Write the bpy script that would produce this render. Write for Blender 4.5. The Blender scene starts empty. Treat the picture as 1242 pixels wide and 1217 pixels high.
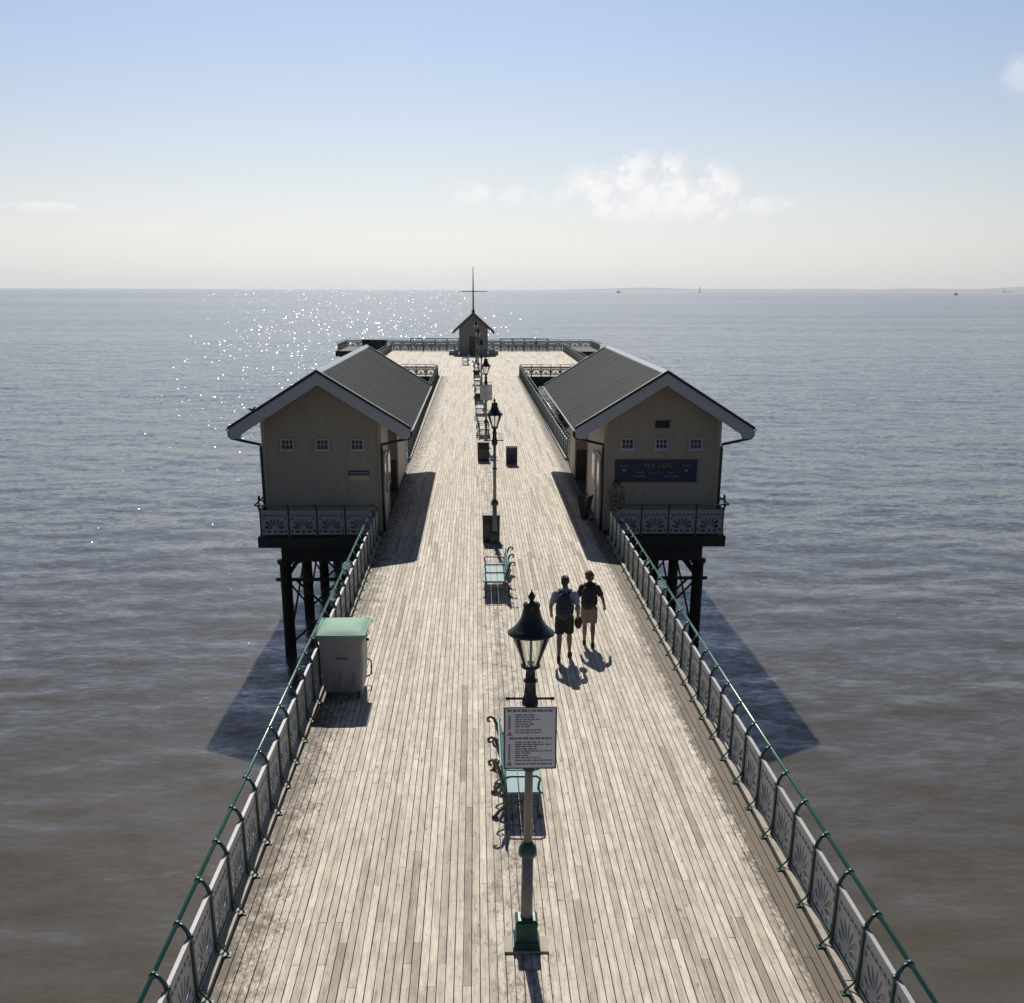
import bpy, bmesh, math, random
import numpy as np
from mathutils import Vector, Matrix
random.seed(7)
SC = bpy.context.scene
COL = SC.collection
R = math.radians

# ------------------------------------------------------------------ camera
F_PX, CX_PX, CY_PX, HOR = 1339.0, 621.0, 828.0, 351.5
W_PX, H_PX = 1242.0, 1217.0
pitch = math.atan((CY_PX - HOR) / F_PX)
yaw = math.atan(47.0 / F_PX * math.cos(pitch))
roll = R(0.23)
fwd = Vector((math.sin(yaw) * math.cos(pitch), math.cos(yaw) * math.cos(pitch), -math.sin(pitch)))
rgt = Vector((math.cos(yaw), -math.sin(yaw), 0))
dwn = fwd.cross(rgt)
rg2 = rgt * math.cos(roll) - dwn * math.sin(roll)
dw2 = dwn * math.cos(roll) + rgt * math.sin(roll)
cam_d = bpy.data.cameras.new('camera')
cam = bpy.data.objects.new('camera', cam_d)
COL.objects.link(cam)
M3 = Matrix((rg2, -dw2, -fwd)).transposed()
cam.matrix_world = Matrix.Translation((-0.55, 0, 7.3)) @ M3.to_4x4()
cam_d.sensor_fit = 'HORIZONTAL'
cam_d.sensor_width = 36.0
cam_d.lens = F_PX / W_PX * 36.0
cam_d.shift_y = (CY_PX - H_PX / 2) / W_PX
cam_d.clip_start = 0.1
cam_d.clip_end = 90000
SC.camera = cam

# ------------------------------------------------------------------ light and exposure
SUN_EL, SUN_AZ = R(44.0), R(-3.5)          # azimuth measured from +Y towards +X
SEA_Z = -4.0
SKY_GAIN = 2.0
SEA_NEAR, SEA_FAR = .34, 1.2
SSS = .85
GL_NEAR, GL_FAR = .0, .30
world = bpy.data.worlds.new('World')
SC.world = world
world.use_nodes = True
wn, wl = world.node_tree.nodes, world.node_tree.links
for n in list(wn): wn.remove(n)
w_out = wn.new('ShaderNodeOutputWorld')
w_bg = wn.new('ShaderNodeBackground'); w_bg.inputs['Strength'].default_value = 0.05
sky = wn.new('ShaderNodeTexSky'); sky.sky_type = 'NISHITA'; sky.sun_disc = False
sky.sun_elevation = SUN_EL; sky.sun_rotation = SUN_AZ
sky.altitude = 10; sky.air_density = 1.0; sky.dust_density = 0.6; sky.ozone_density = 3.0
tc = wn.new('ShaderNodeTexCoord')
sep = wn.new('ShaderNodeSeparateXYZ'); wl.new(tc.outputs['Generated'], sep.inputs[0])
def wmath(op, a, b=None, clamp=False):
    n = wn.new('ShaderNodeMath'); n.operation = op; n.use_clamp = clamp
    for i, x in enumerate((a, b)):
        if x is None: continue
        if isinstance(x, (int, float)): n.inputs[i].default_value = x
        else: wl.new(x, n.inputs[i])
    return n.outputs[0]
az = wmath('ARCTAN2', sep.outputs['X'], sep.outputs['Y'])
el = wmath('ARCSINE', sep.outputs['Z'])
# fluffy noise shared by every cloud, in (azimuth, elevation) on the sky
cv = wn.new('ShaderNodeCombineXYZ'); wl.new(az, cv.inputs[0]); wl.new(el, cv.inputs[1])
nz = wn.new('ShaderNodeTexNoise'); nz.inputs['Scale'].default_value = 42; nz.inputs['Detail'].default_value = 7
nz.inputs['Roughness'].default_value = 0.52
wl.new(cv.outputs[0], nz.inputs['Vector'])
nzb = wn.new('ShaderNodeTexNoise'); nzb.inputs['Scale'].default_value = 130; nzb.inputs['Detail'].default_value = 5
wl.new(cv.outputs[0], nzb.inputs['Vector'])
puff = wn.new('ShaderNodeTexVoronoi'); puff.voronoi_dimensions = '2D'; puff.feature = 'SMOOTH_F1'; puff.inputs['Scale'].default_value = 48; puff.inputs['Smoothness'].default_value = .35
warp = wn.new('ShaderNodeVectorMath'); warp.operation = 'MULTIPLY_ADD'; wl.new(nzb.outputs['Color'], warp.inputs[0]); warp.inputs[1].default_value = (.030, .030, 0); wl.new(cv.outputs[0], warp.inputs[2])
wl.new(warp.outputs[0], puff.inputs['Vector'])
def cloud(a0, e0, wa, wu, wd, dens, edge=1.6):
    """a cumulus: flat soft base, billowing top; angles in radians"""
    da = wmath('DIVIDE', wmath('SUBTRACT', az, a0), wa)
    up = wmath('DIVIDE', wmath('MAXIMUM', wmath('SUBTRACT', el, e0), 0.0), wu)
    dn = wmath('DIVIDE', wmath('MAXIMUM', wmath('SUBTRACT', e0, el), 0.0), wd)
    r2 = wmath('ADD', wmath('POWER', wmath('ABSOLUTE', da), 2.0), wmath('ADD', wmath('POWER', up, 2.0), wmath('POWER', dn, 2.0)))
    body = wmath('SUBTRACT', 1.0, wmath('SQRT', r2))
    n1 = wmath('MULTIPLY', wmath('SUBTRACT', nz.outputs['Fac'], 0.5), 2.3)
    n2 = wmath('MULTIPLY', wmath('SUBTRACT', 0.38, puff.outputs['Distance']), 0.6)
    n3 = wmath('MULTIPLY', wmath('SUBTRACT', nzb.outputs['Fac'], 0.5), 0.8)
    s = wmath('MULTIPLY', wmath('ADD', wmath('ADD', body, .30), wmath('ADD', n1, wmath('ADD', n2, n3))), edge * 1.9, clamp=True)
    s = wmath('MULTIPLY', s, wmath('SUBTRACT', 1.0, wmath('MULTIPLY', dn, .9), clamp=True))
    fade = wmath('MULTIPLY', wmath('SUBTRACT', 1.3, wmath('SQRT', r2)), 2.5, clamp=True)
    return wmath('MULTIPLY', wmath('MULTIPLY', s, fade), dens)
def ang(px, py):
    d = fwd + rg2 * ((px - CX_PX) / F_PX) + dw2 * ((py - CY_PX) / F_PX)
    d.normalize()
    return math.atan2(d.x, d.y), math.asin(d.z)
k = 1 / 1339 * 1.05
cl = None
for (px, py, wpx, upx, dpx, de, ed) in [(790, 250, 92, 44, 22, .92, 1.3), (915, 252, 50, 10, 9, .55, 1.1), (562, 238, 32, 14, 10, .55, 1.2),
        (630, 242, 24, 12, 8, .5, 1.2), (1272, 100, 36, 36, 26, .38, 1.0), (15, 250, 74, 5, 5, .55, 1.0), (180, 278, 70, 4, 4, .3, 1.0),
        (-330, 215, 150, 40, 16, .9, 1.6), (1660, 236, 170, 46, 16, .9, 1.6), (-760, 240, 120, 30, 12, .8, 1.5), (2050, 225, 120, 36, 14, .8, 1.5)]:
    a0, e0 = ang(px, py)
    c = cloud(a0, e0, wpx * k, upx * k, dpx * k, de, ed)
    cl = c if cl is None else wmath('MAXIMUM', cl, c)
# thin marine haze whitens and brightens the sky low down, most of all beneath the sun
low = wmath('POWER', wmath('SUBTRACT', 1.0, wmath('DIVIDE', wmath('MAXIMUM', el, 0.0), 0.30), clamp=True), 2.0)
bw = wn.new('ShaderNodeRGBToBW'); wl.new(sky.outputs[0], bw.inputs[0])
wht = wn.new('ShaderNodeVectorMath'); wht.operation = 'SCALE'; wht.inputs[0].default_value = (1.0, 1.0, 1.0)
wl.new(bw.outputs[0], wht.inputs['Scale'])
mixw = wn.new('ShaderNodeMix'); mixw.data_type = 'RGBA'
wl.new(wmath('MULTIPLY', low, 0.88), mixw.inputs['Factor'])
tint = wn.new('ShaderNodeVectorMath'); tint.operation = 'MULTIPLY'; tint.inputs[1].default_value = (1.0, .965, 1.02)
wl.new(sky.outputs[0], tint.inputs[0]); wl.new(tint.outputs[0], mixw.inputs['A']); wl.new(wht.outputs[0], mixw.inputs['B'])
dotn = wn.new('ShaderNodeVectorMath'); dotn.operation = 'DOT_PRODUCT'; wl.new(tc.outputs['Generated'], dotn.inputs[0])
dotn.inputs[1].default_value = (math.sin(SUN_AZ) * math.cos(SUN_EL), math.cos(SUN_AZ) * math.cos(SUN_EL), math.sin(SUN_EL))
toward = wmath('MULTIPLY_ADD', dotn.outputs['Value'], .5); toward.node.inputs[2].default_value = .5
broad = wmath('POWER', wmath('SUBTRACT', 1.0, wmath('DIVIDE', wmath('MAXIMUM', el, 0.0), 0.9), clamp=True), 2.0)
gainv = wmath('MULTIPLY_ADD', wmath('MULTIPLY', broad, toward), SKY_GAIN); gainv.node.inputs[2].default_value = .8
gainv = wmath('MULTIPLY', gainv, wmath('MINIMUM', wmath('MULTIPLY_ADD', wmath('MAXIMUM', el, 0.0), 1.25), 1.0)); gainv.node.inputs[1].links[0].from_node.inputs[0].links[0].from_node.inputs[2].default_value = .70
scl = wn.new('ShaderNodeVectorMath'); scl.operation = 'SCALE'; wl.new(mixw.outputs['Result'], scl.inputs[0]); wl.new(gainv, scl.inputs['Scale'])
mixc = wn.new('ShaderNodeMix'); mixc.data_type = 'RGBA'
wl.new(cl, mixc.inputs['Factor']); wl.new(scl.outputs[0], mixc.inputs['A']); shade = wn.new('ShaderNodeMix'); shade.data_type = 'RGBA'; shade.inputs['A'].default_value = (19.2, 19.1, 19.0, 1); shade.inputs['B'].default_value = (16.4, 16.6, 17.2, 1)
wl.new(wmath('MULTIPLY', wmath('SUBTRACT', puff.outputs['Distance'], .25), 2.2, clamp=True), shade.inputs['Factor']); wl.new(shade.outputs['Result'], mixc.inputs['B'])
wl.new(mixc.outputs['Result'], w_bg.inputs['Color'])
wl.new(w_bg.outputs[0], w_out.inputs['Surface'])

sun_d = bpy.data.lights.new('sun', 'SUN'); sun_d.energy = 5.0; sun_d.angle = R(0.5); sun_d.color = (1.0, .95, .87)
sun = bpy.data.objects.new('sun', sun_d); COL.objects.link(sun)
sdir = Vector((math.sin(SUN_AZ) * math.cos(SUN_EL), math.cos(SUN_AZ) * math.cos(SUN_EL), math.sin(SUN_EL)))
sun.rotation_euler = sdir.to_track_quat('Z', 'Y').to_euler()
sun.location = (0, 60, 60)
SC.view_settings.view_transform = 'Standard'
SC.view_settings.look = 'None'
SC.view_settings.exposure = 0.0
SC.view_settings.gamma = 1.0
SC.cycles.volume_bounces = 0
SC.cycles.max_bounces = 8
SC.cycles.transparent_max_bounces = 12

# ------------------------------------------------------------------ materials
def new_mat(name):
    m = bpy.data.materials.new(name); m.use_nodes = True
    nt = m.node_tree
    return m, nt.nodes, nt.links, nt.nodes['Principled BSDF']
def paint(name, col, rough=.5, var=.18, scale=6.0, bump=.0, metal=0.0, rnd=.12, spec=.5, stretch=(1, 1, 1), dirt=None, dirt_amt=.5, bscale=None):
    m, n, l, b = new_mat(name)
    g = n.new('ShaderNodeTexCoord')
    mp = n.new('ShaderNodeMapping'); mp.inputs['Scale'].default_value = stretch
    l.new(g.outputs['Object'], mp.inputs[0])
    t = n.new('ShaderNodeTexNoise'); t.inputs['Scale'].default_value = scale; t.inputs['Detail'].default_value = 6
    l.new(mp.outputs[0], t.inputs['Vector'])
    oi = n.new('ShaderNodeObjectInfo')
    ma = n.new('ShaderNodeMath'); ma.operation = 'MULTIPLY_ADD'; ma.inputs[1].default_value = 2 * var; ma.inputs[2].default_value = 1 - var - rnd / 2
    l.new(t.outputs['Fac'], ma.inputs[0])
    mb = n.new('ShaderNodeMath'); mb.operation = 'MULTIPLY_ADD'; mb.inputs[1].default_value = rnd
    l.new(oi.outputs['Random'], mb.inputs[0]); l.new(ma.outputs[0], mb.inputs[2])
    vm = n.new('ShaderNodeVectorMath'); vm.operation = 'SCALE'; vm.inputs[0].default_value = col[:3]
    l.new(mb.outputs[0], vm.inputs['Scale'])
    out = vm.outputs[0]
    if dirt:
        t2 = n.new('ShaderNodeTexNoise'); t2.inputs['Scale'].default_value = scale * .35; t2.inputs['Detail'].default_value = 8; t2.inputs['Roughness'].default_value = .7
        l.new(mp.outputs[0], t2.inputs['Vector'])
        cr = n.new('ShaderNodeValToRGB'); cr.color_ramp.elements[0].position = .52; cr.color_ramp.elements[1].position = .72
        cr.color_ramp.elements[1].color = (dirt_amt,) * 3 + (1,)
        l.new(t2.outputs['Fac'], cr.inputs[0])
        mx = n.new('ShaderNodeMix'); mx.data_type = 'RGBA'; l.new(cr.outputs[0], mx.inputs['Factor']); l.new(out, mx.inputs['A']); mx.inputs['B'].default_value = dirt + (1,)
        out = mx.outputs['Result']
    l.new(out, b.inputs['Base Color'])
    b.inputs['Roughness'].default_value = rough; b.inputs['Metallic'].default_value = metal
    b.inputs['Specular IOR Level'].default_value = spec
    if bump:
        bp = n.new('ShaderNodeBump'); bp.inputs['Strength'].default_value = bump; bp.inputs['Distance'].default_value = .01
        t3 = n.new('ShaderNodeTexNoise'); t3.inputs['Scale'].default_value = bscale or scale * 4; t3.inputs['Detail'].default_value = 5
        l.new(mp.outputs[0], t3.inputs['Vector']); l.new(t3.outputs['Fac'], bp.inputs['Height']); l.new(bp.outputs[0], b.inputs['Normal'])
    return m

def wood_deck(name, attr):
    """weathered softwood decking: tone per board, grain along the board, foot-worn stains"""
    m, n, l, b = new_mat(name)
    geo = n.new('ShaderNodeNewGeometry')
    if attr:
        a = n.new('ShaderNodeAttribute'); a.attribute_name = 'tone'; rnd = a.outputs['Fac']
    else:
        oi = n.new('ShaderNodeObjectInfo'); rnd = oi.outputs['Random']
    def mapping(s):
        mp = n.new('ShaderNodeMapping'); mp.inputs['Scale'].default_value = s; l.new(geo.outputs['Position'], mp.inputs[0]); return mp.outputs[0]
    def noise(vec, sc, det=6, ro=.6):
        t = n.new('ShaderNodeTexNoise'); t.inputs['Scale'].default_value = sc; t.inputs['Detail'].default_value = det; t.inputs['Roughness'].default_value = ro
        l.new(vec, t.inputs['Vector']); return t.outputs['Fac']
    def mt(op, a, c, d=None, clamp=False):
        x = n.new('ShaderNodeMath'); x.operation = op; x.use_clamp = clamp
        for i, q in enumerate((a, c, d)):
            if q is None: continue
            if isinstance(q, (int, float)): x.inputs[i].default_value = q
            else: l.new(q, x.inputs[i])
        return x.outputs[0]
    ramp = n.new('ShaderNodeValToRGB'); e = ramp.color_ramp.elements
    e[0].position = 0; e[0].color = (.37, .315, .25, 1)
    e[1].position = 1; e[1].color = (.70, .625, .51, 1)
    for p, c in ((.05, (.47, .41, .33)), (.18, (.55, .482, .388)), (.6, (.625, .556, .452))):
        x = e.new(p); x.color = c + (1,)
    l.new(rnd, ramp.inputs[0])
    grain = noise(mapping((26, 1.1, 26)), 3.2, 6, .7)
    blot = noise(mapping((5, 1.6, 5)), 1.6, 6, .65)
    seg = noise(mapping((11, .75, 1)), 1.0, 3, .6)
    g = mt('ADD', mt('ADD', mt('MULTIPLY_ADD', grain, 1.5, .08), mt('MULTIPLY_ADD', blot, 1.05, -.30)), mt('MULTIPLY_ADD', seg, 1.0, -.5))
    vm = n.new('ShaderNodeVectorMath'); vm.operation = 'SCALE'; l.new(ramp.outputs[0], vm.inputs[0]); l.new(mt('MULTIPLY', g, .80), vm.inputs['Scale'])
    # stains: moss and grime along the gutters, wear round the middle where people sit, scattered blotches
    sp = n.new('ShaderNodeSeparateXYZ'); l.new(geo.outputs['Position'], sp.inputs[0])
    pier = mt('LESS_THAN', sp.outputs['Y'], 101.9)
    edgeR = mt('MULTIPLY', mt('SUBTRACT', sp.outputs['X'], 2.95), 2.2, clamp=True)
    edgeL = mt('MULTIPLY', mt('SUBTRACT', mt('MULTIPLY', sp.outputs['X'], -1), 2.55), 1.2, clamp=True)
    cen = mt('SUBTRACT', 1.0, mt('MULTIPLY', mt('ABSOLUTE', mt('ADD', sp.outputs['X'], .05), 0), 1.3), clamp=True)
    st = noise(mapping((1.5, .9, 1)), 2.4, 7, .75)
    fine = noise(mapping((9, 3.5, 1)), 2.6, 5, .75)
    mask = mt('MULTIPLY', mt('ADD', mt('MULTIPLY', edgeR, .40), mt('ADD', mt('MULTIPLY', edgeL, .22), mt('MULTIPLY', cen, .135))), pier)
    s = mt('MULTIPLY', mt('SUBTRACT', mt('ADD', mt('MULTIPLY_ADD', st, .66, mask), mt('MULTIPLY', fine, .55)), .69), 7.0, clamp=True)
    mx = n.new('ShaderNodeMix'); mx.data_type = 'RGBA'; l.new(mt('MULTIPLY', s, .88), mx.inputs['Factor'])
    l.new(vm.outputs[0], mx.inputs['A']); mx.inputs['B'].default_value = (.105, .083, .060, 1)
    # knots, splits and dropped grime: small dark marks drawn out along the boards
    kn = mt('MULTIPLY', mt('SUBTRACT', noise(mapping((13, 3.2, 1)), 1.0, 4, .62), .625), 14.0, clamp=True)
    spl = mt('MULTIPLY', mt('SUBTRACT', noise(mapping((60, 1.6, 1)), 1.0, 3, .5), .585), 9.0, clamp=True)
    mk = n.new('ShaderNodeMix'); mk.data_type = 'RGBA'; l.new(mt('MULTIPLY', mt('MAXIMUM', kn, mt('MULTIPLY', spl, .55)), .72), mk.inputs['Factor'])
    l.new(mx.outputs['Result'], mk.inputs['A']); mk.inputs['B'].default_value = (.115, .092, .07, 1)
    l.new(mk.outputs['Result'], b.inputs['Base Color'])
    b.inputs['Roughness'].default_value = .72
    b.inputs['Specular IOR Level'].default_value = .25
    bp = n.new('ShaderNodeBump'); bp.inputs['Strength'].default_value = .35; bp.inputs['Distance'].default_value = .004
    l.new(grain, bp.inputs['Height']); l.new(bp.outputs[0], b.inputs['Normal'])
    return m

def sea_mat():
    m, n, l, b = new_mat('sea_water')
    geo = n.new('ShaderNodeNewGeometry')
    def mapping(s, rot=0):
        mp = n.new('ShaderNodeMapping'); mp.inputs['Scale'].default_value = s; mp.inputs['Rotation'].default_value = (0, 0, rot)
        l.new(geo.outputs['Position'], mp.inputs[0]); return mp.outputs[0]
    def noise(vec, sc, det=4, ro=.55):
        t = n.new('ShaderNodeTexNoise'); t.inputs['Scale'].default_value = sc; t.inputs['Detail'].default_value = det; t.inputs['Roughness'].default_value = ro
        l.new(vec, t.inputs['Vector']); return t.outputs['Fac']
    sp = n.new('ShaderNodeSeparateXYZ'); l.new(geo.outputs['Position'], sp.inputs[0])
    # silty water, patches of more and less mud
    patch = noise(mapping((.012, .05, 1), R(6)), 1.0, 5)
    cr = n.new('ShaderNodeValToRGB'); e = cr.color_ramp.elements
    e[0].position = .3; e[0].color = (.075, .068, .054, 1); e[1].position = .7; e[1].color = (.098, .086, .066, 1)
    l.new(patch, cr.inputs[0])
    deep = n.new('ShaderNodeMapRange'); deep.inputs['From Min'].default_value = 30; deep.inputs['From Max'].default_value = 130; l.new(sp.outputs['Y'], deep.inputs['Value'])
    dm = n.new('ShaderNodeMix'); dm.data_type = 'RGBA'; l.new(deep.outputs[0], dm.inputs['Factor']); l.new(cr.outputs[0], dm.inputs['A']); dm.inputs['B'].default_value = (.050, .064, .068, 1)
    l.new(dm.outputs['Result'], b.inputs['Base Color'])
    b.inputs['IOR'].default_value = 1.333
    b.inputs['Subsurface Weight'].default_value = SSS; b.inputs['Subsurface Scale'].default_value = .5; b.inputs['Subsurface Radius'].default_value = (1.0, .85, .6)
    b.inputs['Roughness'].default_value = .17
    # ripples: gentle in the lee of the shore, choppier out where the wind gets at it
    off = n.new('ShaderNodeMapRange'); l.new(sp.outputs['Y'], off.inputs['Value'])
    off.inputs['From Min'].default_value = 20; off.inputs['From Max'].default_value = 260
    off.inputs['To Min'].default_value = SEA_NEAR; off.inputs['To Max'].default_value = SEA_FAR
    gust = n.new('ShaderNodeMapRange'); l.new(noise(mapping((.006, .03, 1), R(4)), 1.0, 4), gust.inputs['Value'])
    gust.inputs['From Min'].default_value = .3; gust.inputs['From Max'].default_value = .7
    gust.inputs['To Min'].default_value = .55; gust.inputs['To Max'].default_value = 1.4
    calm = n.new('ShaderNodeMapRange'); l.new(noise(mapping((.0005, .0048, 1), R(2)), 1.0, 4), calm.inputs['Value'])
    calm.inputs['From Min'].default_value = .36; calm.inputs['From Max'].default_value = .6; calm.inputs['To Min'].default_value = .38; calm.inputs['To Max'].default_value = 1.1
    oc = n.new('ShaderNodeMath'); oc.operation = 'MULTIPLY'; l.new(off.outputs[0], oc.inputs[0]); l.new(calm.outputs[0], oc.inputs[1])
    amp = n.new('ShaderNodeMath'); amp.operation = 'MULTIPLY'; l.new(oc.outputs[0], amp.inputs[0]); l.new(gust.outputs[0], amp.inputs[1])
    def tilt(vec, sc, det, ro, k):
        t = n.new('ShaderNodeTexNoise'); t.inputs['Scale'].default_value = sc; t.inputs['Detail'].default_value = det; t.inputs['Roughness'].default_value = ro
        l.new(vec, t.inputs['Vector'])
        a = n.new('ShaderNodeVectorMath'); a.operation = 'SUBTRACT'; l.new(t.outputs['Color'], a.inputs[0]); a.inputs[1].default_value = (.5, .5, .5)
        c = n.new('ShaderNodeVectorMath'); c.operation = 'MULTIPLY'; l.new(a.outputs[0], c.inputs[0]); c.inputs[1].default_value = (.72 * k, k, 0)
        return c.outputs[0]
    def vadd(a, c):
        x = n.new('ShaderNodeVectorMath'); x.operation = 'ADD'; l.new(a, x.inputs[0]); l.new(c, x.inputs[1]); return x.outputs[0]
    tl = vadd(vadd(tilt(mapping((.35, .9, 1), R(8)), .9, 3, .55, .5), tilt(mapping((.42, 1, 1), R(-9)), 3.4, 4, .62, .95)), tilt(mapping((.38, 1, 1), R(5)), 11.0, 3, .6, .75))
    # scattered steep little facets that catch the sun; they lengthen offshore with the waves
    def mth(op, a, c=None, clamp=False):
        x = n.new('ShaderNodeMath'); x.operation = op; x.use_clamp = clamp
        for i, q in enumerate((a, c)):
            if q is None: continue
            if isinstance(q, (int, float)): x.inputs[i].default_value = q
            else: l.new(q, x.inputs[i])
        return x.outputs[0]
    dist = mth('MAXIMUM', mth('ADD', sp.outputs['Y'], 10.0), 5.0)
    uv = n.new('ShaderNodeCombineXYZ')
    l.new(mth('MULTIPLY', mth('DIVIDE', sp.outputs['X'], dist), 540.0), uv.inputs[0])
    l.new(mth('MULTIPLY', mth('LOGARITHM', dist, math.e), 78.0), uv.inputs[1])
    vo = n.new('ShaderNodeTexVoronoi'); vo.voronoi_dimensions = '2D'; vo.inputs['Scale'].default_value = 1.0; vo.inputs['Randomness'].default_value = 1.0
    l.new(uv.outputs[0], vo.inputs['Vector'])
    cs = n.new('ShaderNodeSeparateColor'); l.new(vo.outputs['Color'], cs.inputs[0])
    fr = n.new('ShaderNodeMapRange'); l.new(sp.outputs['Y'], fr.inputs['Value'])
    fr.inputs['From Min'].default_value = 24; fr.inputs['From Max'].default_value = 110; fr.inputs['To Min'].default_value = GL_NEAR; fr.inputs['To Max'].default_value = GL_FAR
    fr2 = n.new('ShaderNodeMapRange'); l.new(sp.outputs['Y'], fr2.inputs['Value'])
    fr2.inputs['From Min'].default_value = 170; fr2.inputs['From Max'].default_value = 800; fr2.inputs['To Min'].default_value = 1.0; fr2.inputs['To Max'].default_value = .28
    thr = n.new('ShaderNodeMapRange'); l.new(sp.outputs['Y'], thr.inputs['Value'])
    thr.inputs['From Min'].default_value = 40; thr.inputs['From Max'].default_value = 140; thr.inputs['To Min'].default_value = .065; thr.inputs['To Max'].default_value = .15
    small = mth('LESS_THAN', vo.outputs['Distance'], thr.outputs[0])
    sel = mth('MULTIPLY', mth('LESS_THAN', cs.outputs[2], mth('MULTIPLY', fr.outputs[0], mth('MULTIPLY', fr2.outputs[0], gust.outputs[0]))), small)
    gv = n.new('ShaderNodeCombineXYZ')
    wno = n.new('ShaderNodeTexWhiteNoise'); l.new(vo.outputs['Color'], wno.inputs['Vector'])
    l.new(mth('MULTIPLY', mth('SUBTRACT', mth('ADD', cs.outputs[0], wno.outputs['Value']), .68), .22), gv.inputs[0])
    l.new(mth('MULTIPLY', mth('SUBTRACT', cs.outputs[1], 1.45), .34), gv.inputs[1])
    gs = n.new('ShaderNodeVectorMath'); gs.operation = 'SCALE'; l.new(gv.outputs[0], gs.inputs[0]); l.new(sel, gs.inputs['Scale'])
    ts = n.new('ShaderNodeVectorMath'); ts.operation = 'SCALE'; l.new(tl, ts.inputs[0]); l.new(mth('MULTIPLY', amp.outputs[0], mth('SUBTRACT', 1.0, sel)), ts.inputs['Scale'])
    nm = n.new('ShaderNodeVectorMath'); nm.operation = 'NORMALIZE'; l.new(vadd(vadd(ts.outputs[0], gs.outputs[0]), geo.outputs['Normal']), nm.inputs[0])
    l.new(nm.outputs[0], b.inputs['Normal'])
    return m

def glass_mat(name, tint=(.9, .93, .92), gloss=.10):
    m = bpy.data.materials.new(name); m.use_nodes = True
    n, l = m.node_tree.nodes, m.node_tree.links
    for x in list(n): n.remove(x)
    o = n.new('ShaderNodeOutputMaterial'); tr = n.new('ShaderNodeBsdfTransparent'); tr.inputs[0].default_value = tint + (1,)
    gl = n.new('ShaderNodeBsdfGlossy'); gl.inputs['Roughness'].default_value = .05
    fr = n.new('ShaderNodeFresnel'); fr.inputs[0].default_value = 1.45
    mx = n.new('ShaderNodeMixShader'); l.new(fr.outputs[0], mx.inputs[0]); l.new(tr.outputs[0], mx.inputs[1]); l.new(gl.outputs[0], mx.inputs[2])
    l.new(mx.outputs[0], o.inputs['Surface'])
    return m

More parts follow.
